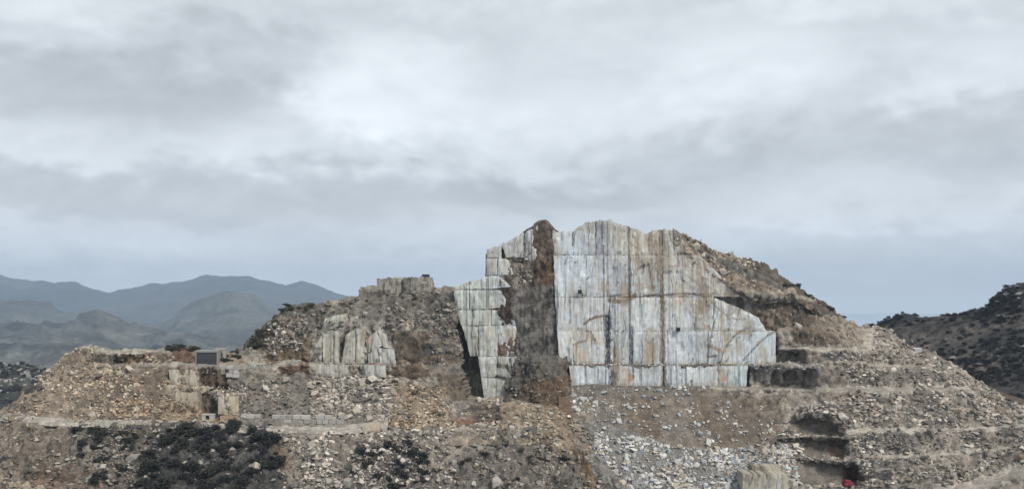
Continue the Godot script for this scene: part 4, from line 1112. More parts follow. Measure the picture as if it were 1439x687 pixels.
func build_small_faces() -> void:
	# the small sawn bench on the crag
	var small := base("small_marble_face")
	tag(small, "", "", "", "structure")
	var warm := Color(0.86, 0.83, 0.77)
	for s in [
		[[[441, 488], [453, 470], [453, 511], [437, 511]], 227.4], [[[453.5, 470], [468, 466], [468, 511], [453.5, 511]], 227.0], [[[468.5, 466], [476, 464], [476, 511], [468.5, 511]], 226.9],
		[[[486, 470], [499, 462], [499, 511], [479, 511]], 226.8], [[[499.5, 462], [512, 462], [512, 511], [499.5, 511]], 226.6], [[[514, 478], [529, 464], [537, 486], [516, 496]], 226.7], [[[530, 464], [541, 470], [546, 489], [538, 488]], 226.9],
		[[[517, 497], [530, 489], [533, 511], [517, 511]], 226.4], [[[531, 489], [552, 492], [556, 511], [534, 511]], 226.2],
		[[[454, 448], [486, 440], [488, 463], [452, 468]], 229.4], [[[492, 446], [502, 444], [504, 460], [490, 461]], 229.6],
		[[[433, 513], [476, 513], [476, 530], [434, 530]], 222.1], [[[476.4, 513.3], [512, 513.6], [512, 530], [476.4, 530]], 222.0], [[[512.4, 513.6], [541, 514], [542, 530], [512.4, 530]], 222.05]]:
		slab(small, s[0], s[1], 2.2, warm * tone(0.92, 1.08), false, 0.42)
	# cream faces cut into the spoil hill
	var cream := base("cream_marble_face")
	tag(cream, "", "", "", "structure")
	for s in [
		[[[236, 520], [272, 519], [279, 545], [238, 540]], 211.5],
		[[[241, 551], [278.6, 551], [278.6, 582], [243, 566]], 208.2],
		[[[306, 558], [334, 557], [334, 584], [306, 582]], 206.9],
		[[[508, 598], [533, 594], [533, 610], [510, 609]], 199.9]]:
		slab(cream, s[0], s[1], 1.6, Color(0.8, 0.7, 0.56) * tone(0.9, 1.05), false, 0.42)
	# two sawn steps at the edge of the pit
	var step := base("cut_marble_steps", Vector3.ZERO)
	tag(step, "", "", "", "structure")
	for s in [
		[[[1045, 666], [1109, 667], [1109, 720], [1045, 720]], 196.6, 5.0], [[[1058, 655], [1100, 656], [1100, 672], [1058, 672]], 200.5, 3.4], [[[1109.4, 674], [1122, 678], [1122, 720], [1109.4, 720]], 197.4, 3.0]]:
		slab(step, s[0], s[1], s[2], Color(0.74, 0.69, 0.59) * tone(0.95, 1.05), false, 0.42)


# ---------------------------------------------------------------- outcrop of upright blocks on the crag

func hewn(w: float, h: float, dep: float, seed_: int, c: Color, rough := 0.16) -> ArrayMesh:
	var n := FastNoiseLite.new()
	n.seed = seed_
	n.frequency = 0.5
	n.fractal_octaves = 3
	var st := SurfaceTool.new()
	st.begin(Mesh.PRIMITIVE_TRIANGLES)
	st.set_smooth_group(-1)
	var cuts := 5
	for axis in 3:
		for side in [-1.0, 1.0]:
			for a in cuts:
				for b in cuts:
					var quad := []
					for o in [[0, 0], [1, 0], [1, 1], [0, 1]]:
						var s := (float(a + o[0]) / cuts) * 2.0 - 1.0
						var t := (float(b + o[1]) / cuts) * 2.0 - 1.0
						var p := Vector3(side, s, t) if axis == 0 else (Vector3(s, side, t) if axis == 1 else Vector3(s, t, side))
						p *= 1.0 - 0.09 * pow(minf(absf(s), 1.0), 6.0) * pow(minf(absf(t), 1.0), 6.0)
						p = Vector3(p.x * w * 0.5, (p.y + 1.0) * h * 0.5, p.z * dep * 0.5)
						var k := n.get_noise_3dv(p * 2.0) + 0.6 * n.get_noise_3dv(Vector3(p.x * 5.0, p.y * 0.6, p.z * 5.0))
						quad.append(p + (p - Vector3(0, h * 0.5, 0)).normalized() * k * rough * 1.6)
					var order := [0, 1, 2, 0, 2, 3]
					var mid: Vector3 = (quad[0] + quad[2]) * 0.5
					var f := (1.0 + 0.5 * n.get_noise_3dv(Vector3(mid.x * 6.0, mid.y * 0.8, mid.z * 6.0) + Vector3(40, 0, 0)))
					for k in order:
						st.set_color(Color(c.r * f, c.g * f, c.b * f))
						st.add_vertex(quad[k])
	st.generate_normals()
	return st.commit()


func build_outcrop() -> void:
	var crop := base("rock_outcrop")
	tag(crop, "", "", "", "structure")
	var k := 0
	for b in [[505, 520, 404, 424, 236.4, 0.34], [517, 533, 402, 422, 236.2, 0.36], [530, 546, 392, 418, 236.6, 0.40], [541, 554, 391, 416, 236.2, 0.36], [552, 563, 391, 416, 236.8, 0.38], [562, 569, 394, 414, 237.2, 0.28], [566, 579, 390, 413, 236.2, 0.22], [577, 592, 390, 412, 235.8, 0.36], [590, 607, 389.5, 413, 236.0, 0.38], [521, 536, 410, 424, 235.2, 0.2]]:
		var a := site(b[0], b[3], b[4])
		var e := site(b[1], b[2], b[4])
		var t: float = b[5]
		var o := obj("rock_block", hewn(e.x - a.x, e.y - a.y, 3.0, 60 + k, Color(t * 1.3, t * 1.2, t * 1.04), 0.42), M.earth, crop)
		o.position = Vector3((a.x + e.x) * 0.5, a.y, a.z - 1.2)
		o.rotation.y = rng.randf_range(-0.15, 0.15)
		k += 1
	# the dark metal box that stands on it
	var c := base("metal_box", site(597.5, 390.2, 236.2))
	c.position.z -= 1.0
	tag(c, "small dark metal box on top of the tallest rock blocks", "box")
	obj("body", hewn(1.75, 0.62, 1.1, 5, Color(0.035, 0.035, 0.042), 0.004), M.painted, c).position.y = 0.1
	obj("lid", hewn(1.9, 0.09, 1.2, 6, Color(0.045, 0.045, 0.055), 0.002), M.painted, c).position.y = 0.73
	for s in [-1, 1]:
		obj("skid", hewn(0.14, 0.22, 1.1, 7, Color(0.06, 0.055, 0.05), 0.002), M.painted, c).position = Vector3(s * 0.6, -0.1, 0)


# ---------------------------------------------------------------- block walls, sheds, machine

func ground_y(key: String, p: Vector3) -> float:
	var g: Dictionary = grids[key]
	var best := 1e9
	var y := p.y
	for k in range(0, g.pos.size()):
		var q: Vector3 = g.pos[k]
		var d := Vector2(q.x - p.x, q.z - p.z).length_squared()
		if d < best:
			best = d
			y = q.y
	return y


# a dry wall of sawn blocks along a line of ground, courses of them
func block_wall(label: String, a: Array, b: Array, courses: int, h: float, w: float, c: Color, seed_: int) -> void:
	var r := RandomNumberGenerator.new()
	r.seed = seed_
	var pa := site(a[0], a[1], a[2])
	var pb := site(b[0], b[1], b[2])
	var along := (pb - pa)
	var length := Vector2(along.x, along.z).length()
	var root := base("block_wall", pa)
	tag(root, label, "wall")
	var dir := along / length
	var turn := atan2(-along.z, along.x)
	var shapes := []
	for k in 4:
		shapes.append(chamfered(Vector3(1, 1, 1), 0.05))
	for j in courses:
		var x := r.randf_range(0, 0.4) * w if j % 2 else 0.0
		while x < length - w * 0.4:
			var ww := minf(w * r.randf_range(0.7, 1.3), length - x)
			if not (j == courses - 1 and r.randf() < 0.22):
				var t := r.randf_range(0.72, 1.12)
				var o := obj("block", tinted_block(Color(c.r * t, c.g * t, c.b * t * r.randf_range(0.9, 1.06))), M.stone, root)
				o.scale = Vector3(ww - 0.07, h - 0.04, 1.2)
				o.rotation.y = turn + r.randf_range(-0.03, 0.03)
				o.position = dir * (x + ww * 0.5) + Vector3(0, j * h - 0.35, r.randf_range(-0.12, 0.12))
			x += ww


var block_cache := {}


func tinted_block(c: Color) -> ArrayMesh:
	var level := int(c.r * 36)
	var key := Vector3i(level, int(round(level * 0.965)), int(round(level * 0.89)))
	if not block_cache.has(key):
		block_cache[key] = chamfered(Vector3(1, 1, 1), 0.05, Color(key.x / 36.0, key.x / 36.0 * 0.965, key.x / 36.0 * 0.89))
	return block_cache[key]


# a box with its edges taken off, standing on y = 0
func chamfered(s: Vector3, e: float, c := Color(0.4, 0.4, 0.4)) -> ArrayMesh:
	var st := SurfaceTool.new()
	st.begin(Mesh.PRIMITIVE_TRIANGLES)
	st.set_smooth_group(-1)
	st.set_color(c)
	var h := s * 0.5
	var pts := {}
	for x in [-1, 1]:
		for y in [-1, 1]:
			for z in [-1, 1]:
				var q := Vector3(x * h.x, y * h.y + h.y, z * h.z)
				pts[[x, y, z]] = [q - Vector3(0, y * e, z * e), q - Vector3(x * e, 0, z * e), q - Vector3(x * e, y * e, 0)]
	var quad := func(a: Vector3, b: Vector3, d: Vector3, f: Vector3) -> void:
		for p in [a, b, d, a, d, f]:
			st.add_vertex(p)
	for k in [-1, 1]:
		quad.call(pts[[k, -1, -1]][0], pts[[k, 1, -1]][0], pts[[k, 1, 1]][0], pts[[k, -1, 1]][0])
		quad.call(pts[[-1, k, -1]][1], pts[[1, k, -1]][1], pts[[1, k, 1]][1], pts[[-1, k, 1]][1])
		quad.call(pts[[-1, -1, k]][2], pts[[1, -1, k]][2], pts[[1, 1, k]][2], pts[[-1, 1, k]][2])
		for m in [-1, 1]:
			quad.call(pts[[k, m, -1]][0], pts[[k, m, 1]][0], pts[[k, m, 1]][1], pts[[k, m, -1]][1])
			quad.call(pts[[k, -1, m]][0], pts[[k, 1, m]][0], pts[[k, 1, m]][2], pts[[k, -1, m]][2])
			quad.call(pts[[-1, k, m]][1], pts[[1, k, m]][1], pts[[1, k, m]][2], pts[[-1, k, m]][2])
			for n in [-1, 1]:
				for p in pts[[k, m, n]]:
					st.add_vertex(p)
	st.generate_normals()
	return st.commit()


func box_part(parent: Node, called: String, at: Vector3, size: Vector3, c: Color, m := "painted", e := 0.02) -> MeshInstance3D:
	var o := obj(called, chamfered(size, e, c), M[m], parent)
	o.position = at
	return o


func build_walls_and_huts() -> void:
	var light := Color(0.52, 0.50, 0.46)
	block_wall("long low wall of pale marble blocks above the haul road", [338, 597, 204.6], [483, 599, 203.6], 3, 0.85, 1.5, light, 3)
	block_wall("wall of grey marble blocks on the ledge beside the shed", [274, 521, 213.2], [318, 524, 213.0], 2, 0.95, 1.5, Color(0.42, 0.41, 0.39), 4)
	block_wall("stack of pale blocks at the end of the shed ledge", [318, 527, 212.2], [338, 529, 212.0], 3, 0.85, 1.3, light, 5)
	block_wall("short stack of white slabs beside the dark gully", [618, 571, 217.2], [640, 572, 217.2], 3, 0.72, 1.6, Color(0.42, 0.42, 0.39), 6)
	block_wall("row of cream blocks under the red bank by the road bend", [534, 609, 200.2], [566, 610, 200.6], 2, 0.8, 1.4, Color(0.42, 0.36, 0.27), 8)
	# shed with a dark roller front
	var s := base("storage_shed", site(290, 514, 217.2))
	tag(s, "flat-roofed concrete shed with a dark blue-grey roller front", "shed")
	var conc := Color(0.25, 0.24, 0.225)
	box_part(s, "wall", Vector3(0, -0.6, -2.0), Vector3(5.0, 3.75, 0.2), conc)
	for k in [-1, 1]:
		box_part(s, "wall", Vector3(k * 2.42, -0.6, -0.9), Vector3(0.22, 3.75, 1.98), conc * 0.85)
		box_part(s, "post", Vector3(k * 2.36, -0.6, 0.2), Vector3(0.3, 3.75, 0.3), conc * (0.75 if k < 0 else 0.9))
	box_part(s, "lintel", Vector3(0, 2.88, 0.2), Vector3(4.4, 0.26, 0.26), conc)
	box_part(s, "roof", Vector3(0, 3.16, -0.9), Vector3(5.3, 0.16, 2.7), conc * 1.1)
	var door := box_part(s, "roller_door", Vector3(0, -0.6, 0.1), Vector3(4.4, 3.4, 0.08), Color(0.05, 0.053, 0.06))
	for k in 9:
		box_part(door, "slat", Vector3(0, 0.75 + k * 0.29, 0.05), Vector3(4.3, 0.2, 0.05), Color(0.052, 0.055, 0.062) * rng.randf_range(0.85, 1.25), "painted", 0.015)
	var an := base("concrete_hut", site(307.5, 512, 219.6))
	tag(an, "small cream concrete hut with a dark window beside the shed", "hut")
	var cc := Color(0.33, 0.30, 0.255)
	box_part(an, "wall", Vector3(-0.95, -0.6, 0), Vector3(0.5, 3.9, 0.2), cc)
	box_part(an, "wall", Vector3(0.95, -0.6, 0), Vector3(0.5, 3.9, 0.2), cc)
	box_part(an, "wall", Vector3(0, -0.6, 0), Vector3(1.4, 2.2, 0.2), cc * 0.9)
	box_part(an, "wall", Vector3(0, 2.6, 0), Vector3(1.4, 0.7, 0.2), cc)
	box_part(an, "wall", Vector3(0, -0.6, -2.0), Vector3(2.4, 3.9, 0.2), cc)
	for k in [-1, 1]:
		box_part(an, "wall", Vector3(k * 1.1, -0.6, -1.0), Vector3(0.2, 3.88, 1.78), cc * 0.9)
	box_part(an, "roof", Vector3(0, 3.3, -1.0), Vector3(2.6, 0.14, 2.5), cc)
	# kiosk with a dark opening at the foot of the cut
	var kk := base("concrete_box", site(292, 590, 205.4))
	tag(kk, "small white concrete box with a black opening beside the haul road", "box")
	var wh := Color(0.38, 0.365, 0.33)
	for k in [-1, 1]:
		box_part(kk, "wall", Vector3(k * 0.8, -0.5, 0), Vector3(0.8, 1.5, 1.5), wh)
	box_part(kk, "wall", Vector3(0, -0.5, -0.65), Vector3(0.8, 1.5, 0.2), wh * 0.8)
	box_part(kk, "wall", Vector3(0, -0.5, 0.6), Vector3(0.8, 0.55, 0.2), wh)
	box_part(kk, "roof", Vector3(0, 1.02, 0), Vector3(2.5, 0.18, 1.7), wh)
	# container on the shoulder of the right slope
	var ct := base("storage_container", site(1285, 497.5, 228.4))
	tag(ct, "pale grey ribbed container on the shoulder of the terraced slope", "container")
	var pc := Color(0.40, 0.42, 0.42)
	box_part(ct, "body", Vector3(0, -0.2, 0), Vector3(3.0, 1.5, 2.0), pc)
	box_part(ct, "roof", Vector3(0, 1.3, 0), Vector3(3.15, 0.12, 2.15), pc * 1.25)
	for k in 9:
		box_part(ct, "rib", Vector3(-1.4 + k * 0.35, -0.15, 1.0), Vector3(0.12, 1.42, 0.1), pc * 1.1, "painted", 0.02)
	# red compressor in the pit
	var rm := base("red_compressor", site(1192, 685.5, 193.6))
	rm.rotation.y = 0.35
	tag(rm, "small red wheeled machine standing on the pit floor", "machine")
	var red := Color(0.17, 0.03, 0.04)
	box_part(rm, "body", Vector3(0, 0.4, 0), Vector3(2.0, 0.7, 1.1), red, "painted", 0.06)
	box_part(rm, "hood", Vector3(-0.2, 1.12, 0), Vector3(1.4, 0.4, 1.0), red * 0.9, "painted", 0.08)
	box_part(rm, "tow_bar", Vector3(1.4, 0.42, 0), Vector3(0.9, 0.1, 0.1), Color(0.05, 0.05, 0.05))
	for k in [-1, 1]:
		var cy := CylinderMesh.new()
		cy.top_radius = 0.34
		cy.bottom_radius = 0.34
		cy.height = 0.2
		cy.radial_segments = 20
		var wl := obj("wheel", cy, M.rubber, rm)
		wl.rotation.x = PI / 2
		wl.position = Vector3(-0.1, 0.3, k * 0.62)
	# two black cases added to stand for dark openings on the tall face
	for q in [[815.0, 412.0, 228.6], [953.5, 465.0, 228.0]]:
		var wb := base("opening_case", site(q[0], q[1], q[2]))
		tag(wb, "small black case standing for a dark opening on the ledge of the tall face, " + ("beside a white streak" if q[0] < 900 else "under the bluish bed"), "case", "black cases on the tall face")
		box_part(wb, "body", Vector3(0, -0.1, 0), Vector3(0.85, 0.75, 0.8), Color(0.02, 0.02, 0.022), "painted", 0.05)
		box_part(wb, "lid", Vector3(0, 0.66, 0), Vector3(0.95, 0.1, 0.88), Color(0.03, 0.03, 0.03), "painted", 0.03)


# ---------------------------------------------------------------- rubble

# what lies loose: ground, outline, stones per square metre, sizes in metres, tints, label of the large ones
func build_rubble() -> void:
	var cream := [Color(0.46, 0.39, 0.295), Color(0.37, 0.30, 0.22), Color(0.54, 0.48, 0.39), Color(0.25, 0.2, 0.155), Color(0.38, 0.28, 0.185), Color(0.16, 0.135, 0.115), Color(0.44, 0.4, 0.34)]
	var pale := [Color(0.56, 0.52, 0.46), Color(0.45, 0.41, 0.365), Color(0.34, 0.305, 0.265), Color(0.22, 0.195, 0.175), Color(0.54, 0.47, 0.39), Color(0.14, 0.128, 0.12)]
	var white := [Color(0.55, 0.54, 0.51), Color(0.47, 0.48, 0.48), Color(0.60, 0.59, 0.56), Color(0.38, 0.39, 0.40), Color(0.5, 0.44, 0.36)]
	var weath := [Color(0.3, 0.275, 0.24), Color(0.21, 0.19, 0.165), Color(0.38, 0.35, 0.30), Color(0.14, 0.13, 0.12), Color(0.25, 0.2, 0.15)]
	var dark := [Color(0.1, 0.095, 0.09), Color(0.16, 0.15, 0.14), Color(0.07, 0.066, 0.062), Color(0.28, 0.26, 0.235)]
	strew("spoil_rubble", 0, "loose cream and orange rubble tipped down the spoil hill", [
		["spoil", [[20, 575], [60, 525], [95, 495], [130, 484], [130, 510], [160, 517], [235, 518], [235, 548], [300, 590], [20, 590]], 5.2, 0.14, 0.58, cream],
		["spoil", [[195, 499], [240, 498], [250, 514], [195, 512]], 6.0, 0.2, 0.7, cream],
		["spoil", [[285, 545], [345, 540], [345, 592], [336, 592]], 3.0, 0.18, 0.7, pale],
		["spoil", [[235, 540], [285, 545], [282, 552], [238, 552]], 5.0, 0.2, 0.8, cream],
		["spoil", [[160, 560], [280, 575], [300, 590], [150, 590]], 3.0, 0.2, 0.7, [Color(0.39, 0.285, 0.18), Color(0.46, 0.37, 0.27), Color(0.27, 0.19, 0.125)]]], 40, 0.9, 1.7, cream, "%s marble boulder lying %s the tipped spoil hill", "boulders on the spoil hill")
	strew("lower_rubble", 1, "weathered rubble on the slope below the haul road", [
		["lower", [[0, 590], [230, 605], [200, 700], [0, 700]], 2.6, 0.15, 0.75, weath],
		["lower", [[180, 605], [400, 605], [400, 700], [180, 700]], 1.2, 0.15, 0.8, dark],
		["lower", [[395, 608], [640, 608], [640, 700], [395, 700]], 3.6, 0.18, 0.9, pale],
		["lower", [[640, 606], [800, 606], [860, 690], [640, 700]], 3.4, 0.16, 0.85, weath],
		["lower", [[730, 604], [800, 618], [835, 650], [800, 650], [740, 630]], 3.0, 0.18, 0.7, cream],
		["road", [[0, 585], [340, 598], [340, 606], [0, 600]], 1.0, 0.15, 0.5, pale]], 60, 0.95, 1.8, weath + pale, "weathered %s boulder %s the slope below the haul road", "boulders below the haul road")
	strew("crag_rubble", 2, "heap of broken marble between the crag and the haul road", [
		["crag", [[335, 535], [440, 530], [470, 592], [335, 588]], 4.0, 0.16, 0.8, weath],
		["crag", [[430, 530], [552, 528], [580, 592], [440, 592]], 4.6, 0.2, 1.0, pale],
		["crag", [[550, 530], [625, 545], [645, 606], [556, 606]], 5.0, 0.2, 0.85, cream],
		["crag", [[345, 490], [380, 455], [450, 428], [640, 408], [640, 455], [560, 462], [440, 470], [350, 505]], 1.6, 0.18, 0.9, weath + dark],
		["crag", [[600, 455], [648, 452], [655, 510], [610, 520]], 3.5, 0.18, 0.75, weath],
		["crag", [[385, 450], [430, 455], [430, 490], [360, 505]], 2.4, 0.2, 0.9, pale],
		["dike", [[704, 350], [748, 330], [748, 395], [720, 405], [704, 398]], 2.0, 0.15, 0.8, weath + pale],
		["buttress", [[714, 500], [800, 505], [800, 590], [714, 575]], 1.2, 0.15, 0.7, weath],
		["foot", [[620, 560], [700, 562], [790, 578], [835, 615], [835, 640], [620, 606]], 3.6, 0.16, 0.8, cream + weath]], 70, 0.95, 2.0, pale, "%s marble boulder %s the rubble of the crag", "boulders in the heap below the crag")
	strew("scree_rubble", 3, "white marble stones spread over the brown scree", [
		["scree", [[800, 552], [1120, 556], [1130, 640], [860, 620]], 1.0, 0.15, 0.8, white],
		["scree", [[800, 545], [1000, 545], [1060, 546], [1060, 550], [800, 552]], 1.8, 0.2, 0.9, white],
		["scree", [[810, 575], [870, 610], [1000, 632], [1110, 625], [1130, 700], [840, 700]], 4.4, 0.22, 1.0, white],
		["scree", [[800, 560], [850, 560], [880, 640], [830, 640]], 2.0, 0.18, 0.7, white],
		["ledge", [[798, 508], [1056, 508], [1056, 515], [798, 515]], 2.2, 0.12, 0.5, white],
		["scree", [[1060, 610], [1130, 600], [1130, 650], [1060, 650]], 3.0, 0.25, 1.0, pale]], 75, 0.85, 1.75, white, "%s marble boulder %s the brown earth scree", "boulders on the brown scree")
	strew("terrace_rubble", 4, "grey and cream marble rubble covering the terraced slope", [
		["terraces", [[955, 328], [1010, 352], [1060, 370], [1060, 415], [1000, 386]], 4.5, 0.18, 0.8, cream + pale],
		["terraces", [[1060, 390], [1130, 430], [1205, 458], [1200, 490], [1120, 470], [1050, 415]], 0.7, 0.15, 0.7, weath],
		["terraces", [[1215, 458], [1245, 460], [1300, 495], [1270, 500], [1228, 490]], 3.4, 0.18, 0.8, pale],
		["terraces", [[1160, 496], [1300, 496], [1380, 540], [1440, 575], [1440, 600], [1180, 602], [1165, 560], [1200, 545], [1180, 520]], 4.0, 0.18, 0.95, pale + weath],
		["terraces", [[1190, 604], [1450, 596], [1450, 650], [1320, 690], [1230, 690], [1200, 645]], 3.6, 0.18, 0.9, weath + pale],
		["terraces", [[1105, 572], [1170, 568], [1175, 582], [1120, 590]], 4.0, 0.25, 1.0, pale],
		["terraces", [[1105, 600], [1135, 600], [1130, 614], [1100, 614]], 4.0, 0.25, 0.9, white],
		["terraces", [[1060, 511], [1150, 512], [1150, 518], [1060, 518]], 3.0, 0.2, 0.8, white],
		["terraces", [[1090, 640], [1180, 644], [1200, 652], [1100, 648]], 3.0, 0.18, 0.6, pale],
		["terraces", [[1130, 676], [1230, 678], [1250, 700], [1130, 700]], 2.4, 0.25, 1.0, pale]], 72, 0.95, 1.9, pale + weath, "%s marble boulder %s the terraced spoil slope", "boulders on the terraced slope")
	strew("hill_stones", 5, "pale stones scattered over the dark scrub hill", [
		["scrub_hill", [[1230, 440], [1460, 390], [1460, 580], [1380, 560], [1280, 500]], 0.016, 0.5, 1.8, [Color(0.2, 0.19, 0.19), Color(0.13, 0.12, 0.12), Color(0.27, 0.25, 0.24)]],
		["scrub_hill", [[1375, 440], [1400, 415], [1445, 390], [1460, 430]], 0.08, 0.6, 2.4, [Color(0.2, 0.195, 0.185), Color(0.13, 0.125, 0.12)]],
		["near_hill", [[-20, 505], [95, 515], [100, 560], [-20, 570]], 0.02, 1.0, 3.2, [Color(0.34, 0.33, 0.31), Color(0.25, 0.24, 0.22)]]], 0, 1.0, 1.0, pale, "", "")


func strew(called: String, shape: int, label: String, beds_: Array, large: int, lo: float, hi: float, tints: Array, big_label: String, group: String) -> void:
	var xf := []
	var cols := []
	var spots := []
	for b in beds_:
		var g: Dictionary = grids[b[0]]
		var poly := PackedVector2Array()
		for p in b[1]:
			poly.append(Vector2(p[0], p[1]))
		var r := Rect2(poly[0], Vector2.ZERO)
		for p in poly:
			r = r.expand(p)
		var nx: int = g.nx
		var pos: PackedVector3Array = g.pos
		var uv: PackedVector2Array = g.uv
		var pal: Array = b[5]
		for j in g.ny - 1:
			for i in nx - 1:
				var k: int = j * nx + i
				if not r.has_point(uv[k]) or not Geometry2D.is_point_in_polygon(uv[k], poly):
					continue
				var trodden := false
				for tr in tracks:
					if Geometry2D.is_point_in_polygon(uv[k], tr) and rng.randf() < 0.96:
						trodden = true
						break
				if trodden:
					continue
				var ex := pos[k + 1] - pos[k]
				var ey := pos[k + nx] - pos[k]
				var want: float = ex.cross(ey).length() * b[2] * 0.95 * clampf(1.0 + 1.5 * n_big.get_noise_3dv(pos[k] * 1.3) + 1.6 * n_mid.get_noise_2d(pos[k].x * 0.7 + pos[k].y * 0.25, pos[k].y * 0.1), 0.08, 2.8)
				var n := int(want + rng.randf())
				for q in n:
					var at := pos[k] + ex * rng.randf() + ey * rng.randf()
					var s: float = b[3] * pow(b[4] * 1.15 / b[3], pow(rng.randf(), 2.4))
					var c: Color = pal[rng.randi() % pal.size()]
					var t := rng.randf_range(0.95, 1.25) * clampf(1.0 + 0.7 * n_mid.get_noise_3dv(pos[k] * 0.5), 0.6, 1.3)
					var flat := rng.randf() < 0.45
					var pose := Basis.from_euler(Vector3(rng.randfn() * 0.22, rng.randf() * TAU, rng.randfn() * 0.22)) if flat else turned()
					xf.append(Transform3D(pose, at + g.nrm[k] * s * 0.12).scaled_local(Vector3(s * rng.randf_range(0.8, 2.0 if flat else 1.4), s * rng.randf_range(0.4, 0.7 if flat else 1.0), s * rng.randf_range(0.8, 1.4))))
					cols.append(Color(c.r * t, c.g * t, c.b * t))
				if n > 0 and rng.randf() < 0.5 and b[2] > 0.3 and not b[0] in ["dike", "buttress", "ledge"]:
					spots.append([pos[k], g.nrm[k], (uv[k].y - r.position.y) / maxf(r.size.y, 1.0)])
	var mm := MultiMesh.new()
	mm.transform_format = MultiMesh.TRANSFORM_3D
	mm.use_colors = true
	mm.mesh = rock_shapes[shape]
	mm.instance_count = xf.size()
	for k in xf.size():
		mm.set_instance_transform(k, xf[k])
		mm.set_instance_color(k, cols[k])
	var o := MultiMeshInstance3D.new()
	o.name = numbered(called)
	o.multimesh = mm
	o.material_override = M.stone
	add_child(o)
	tag(o, label, "rubble", "", "stuff")
	print(called, " ", xf.size())
	var taken := []
	var tries := 0
	while taken.size() < large and tries < large * 20 and spots.size():
		tries += 1
		var s: Array = spots[rng.randi() % spots.size()]
		var near := false
		for p in taken:
			if p.distance_squared_to(s[0]) < 3.2:
				near = true
				break
		if near:
			continue
		taken.append(s[0])
		var size := lo * pow(hi / lo, pow(rng.randf(), 1.8))
		var c: Color = tints[rng.randi() % tints.size()]
		var b := MeshInstance3D.new()
		b.name = numbered("marble_boulder")
		b.mesh = boulder(rng.randi() % 8, c)
		b.material_override = M.stone
		b.transform = Transform3D(turned(), s[0] + s[1] * size * 0.14).scaled_local(Vector3(size * rng.randf_range(0.85, 1.4), size * rng.randf_range(0.6, 1.0), size * rng.randf_range(0.85, 1.25)))
		add_child(b)
		tag(b, big_label % [("large " if size > 1.3 * lo else "") + tint_name(c), height_name(s[2])], "boulder", group)


func tint_name(c: Color) -> String:
	if c.r - c.b > 0.13:
		return "cream"
	return "white" if c.r > 0.5 else ("pale grey" if c.r > 0.32 else ("grey" if c.r > 0.2 else "dark grey"))


func height_name(t: float) -> String:
	return "high on" if t < 0.33 else ("halfway down" if t < 0.66 else "near the foot of")


func turned() -> Basis:
	return Basis(Vector3(rng.randfn(), rng.randfn(), rng.randfn()).normalized(), rng.randf() * TAU)


var boulder_cache := {}


func boulder(shape: int, c: Color) -> ArrayMesh:
	var key := "%d %d %d %d" % [shape, int(c.r * 30), int(c.g * 30), int(c.b * 30)]
	if not boulder_cache.has(key):
		var src: Array = rock_shapes[shape].surface_get_arrays(0)
		var cs := PackedColorArray()
		for k in src[Mesh.ARRAY_VERTEX].size():
			cs.append(c)
		src[Mesh.ARRAY_COLOR] = cs
		var m := ArrayMesh.new()
		m.add_surface_from_arrays(Mesh.PRIMITIVE_TRIANGLES, src)
		boulder_cache[key] = m
	return boulder_cache[key]


# ---------------------------------------------------------------- shrubs

func shrub(at: Vector3, size: float, shape: int, label: String, group: String) -> void:
	label = ("tiny " if size < 1.0 else ("small " if size < 1.5 else ("large " if size > 2.2 else ""))) + label
	var o := base("shrub", at, rng.randf() * TAU)
	o.scale = Vector3(size * rng.randf_range(0.9, 1.5), size * rng.randf_range(0.5, 0.95), size)
	tag(o, label, "shrub", group)
	obj("foliage", bush_shapes[shape], M.leaf, o)
	obj("stem", stem_shape, M.bark, o)


var stem_shape: ArrayMesh


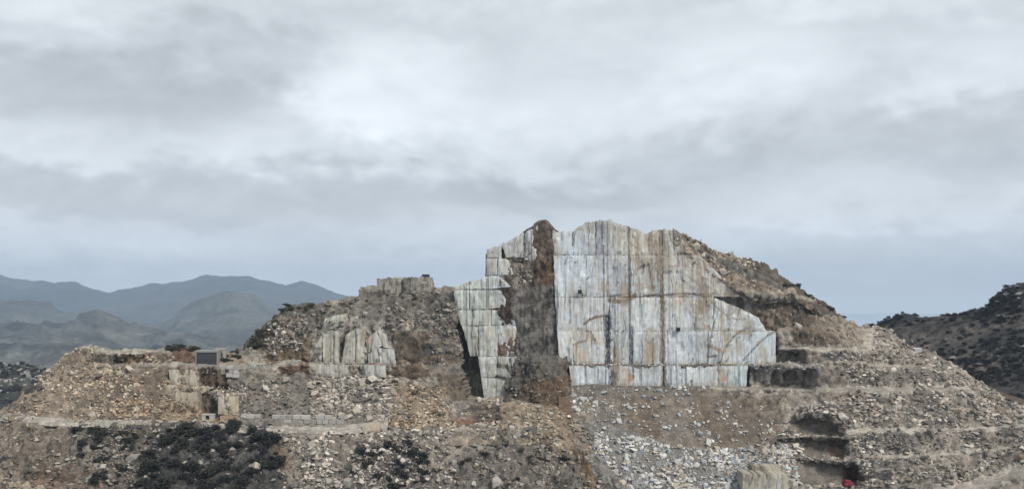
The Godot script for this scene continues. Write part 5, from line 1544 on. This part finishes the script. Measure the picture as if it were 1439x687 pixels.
func build_shrubs() -> void:
	stem_shape = stem_mesh()
	plant("lower", [[230, 606], [330, 604], [390, 620], [400, 690], [190, 690], [205, 640]], 112, 1.2, 3.1, [0, 1], "dark evergreen shrub in the thicket on the slope below the block wall", "shrubs of the dark thicket")
	plant("lower", [[100, 604], [230, 610], [200, 690], [130, 690]], 42, 1.0, 2.5, [0, 1], "dark shrub among weathered stones at the edge of the thicket", "shrubs at the edge of the thicket")
	plant("lower", [[500, 628], [600, 625], [605, 690], [470, 690]], 42, 1.0, 2.6, [0, 1], "dark shrub between pale rubble on the slope below the road bend", "shrubs below the road bend")
	plant("lower", [[640, 625], [800, 640], [810, 690], [640, 690]], 14, 0.8, 1.6, [1, 3], "dark shrub on the stony slope below the ledge road", "shrubs below the ledge road")
	plant("crag", [[345, 492], [378, 456], [402, 430], [446, 428], [452, 440], [400, 452], [370, 490]], 38, 1.0, 2.3, [2, 3], "grey-olive shrub growing on the rounded shoulder of the crag", "shrubs on the crag")
	plant("crag", [[460, 424], [630, 408], [635, 420], [470, 440]], 12, 0.8, 1.5, [2, 3], "olive shrub along the upper edge of the crag", "shrubs along the crag's upper edge")
	plant("spoil", [[234, 487], [268, 486], [276, 494], [238, 496]], 9, 1.5, 2.6, [0, 2], "dark leafy shrub on the bank beside the shed", "shrubs on the bank beside the shed")
	plant("spoil", [[305, 490], [345, 490], [345, 512], [312, 512]], 10, 1.0, 1.9, [2, 0], "olive shrub behind the concrete hut", "shrubs behind the concrete hut")
	plant("terraces", [[1060, 366], [1110, 392], [1190, 448], [1170, 446], [1100, 402]], 22, 0.8, 1.5, [1, 3], "dry dark shrub along the ridge of the terraced slope", "shrubs along the terraced ridge")
	cover("hill_scrub", "dark scrub covering the hill behind the terraces", "scrub_hill", [[1200, 450], [1290, 440], [1460, 390], [1460, 600], [1380, 580], [1260, 520]], 0.10, 1.2, 3.2)
	cover("far_scrub", "dark scrub spread over the pale far hill", "near_hill", [[-40, 500], [110, 515], [120, 580], [-40, 580]], 0.035, 1.5, 4.0)


func plant(key: String, pts: Array, count: int, lo: float, hi: float, shapes: Array, label: String, group: String) -> void:
	var poly := PackedVector2Array()
	for p in pts:
		poly.append(Vector2(p[0], p[1]))
	var g: Dictionary = grids[key]
	var spots := []
	for k in g.pos.size():
		if Geometry2D.is_point_in_polygon(g.uv[k], poly):
			spots.append(k)
	for n in count:
		if spots.size():
			shrub(g.pos[spots[rng.randi() % spots.size()]] - Vector3(0, 0.08, 0), rng.randf_range(lo, hi), shapes[rng.randi() % shapes.size()], label, group)


func cover(called: String, label: String, key: String, pts: Array, dens: float, lo: float, hi: float) -> void:
	var poly := PackedVector2Array()
	for p in pts:
		poly.append(Vector2(p[0], p[1]))
	var g: Dictionary = grids[key]
	var xf := []
	for j in g.ny - 1:
		for i in g.nx - 1:
			var k: int = j * g.nx + i
			if Geometry2D.is_point_in_polygon(g.uv[k], poly):
				var e: Vector3 = (g.pos[k + 1] - g.pos[k])
				var f: Vector3 = (g.pos[k + g.nx] - g.pos[k])
				if rng.randf() < e.cross(f).length() * dens * clampf(1.0 + 3.0 * n_big.get_noise_3dv(g.pos[k] * 0.35), 0.05, 2.6):
					var s := rng.randf_range(lo, hi)
					xf.append(Transform3D(Basis(Vector3.UP, rng.randf() * TAU).scaled(Vector3(s, s * 0.7, s)), g.pos[k] - Vector3(0, 0.1, 0)))
	var mm := MultiMesh.new()
	mm.transform_format = MultiMesh.TRANSFORM_3D
	mm.mesh = bush_shapes[1]
	mm.instance_count = xf.size()
	for k in xf.size():
		mm.set_instance_transform(k, xf[k])
	var o := MultiMeshInstance3D.new()
	o.name = numbered(called)
	o.multimesh = mm
	o.material_override = M.leaf
	add_child(o)
	tag(o, label, "scrub", "", "stuff")
	print(called, " ", xf.size())
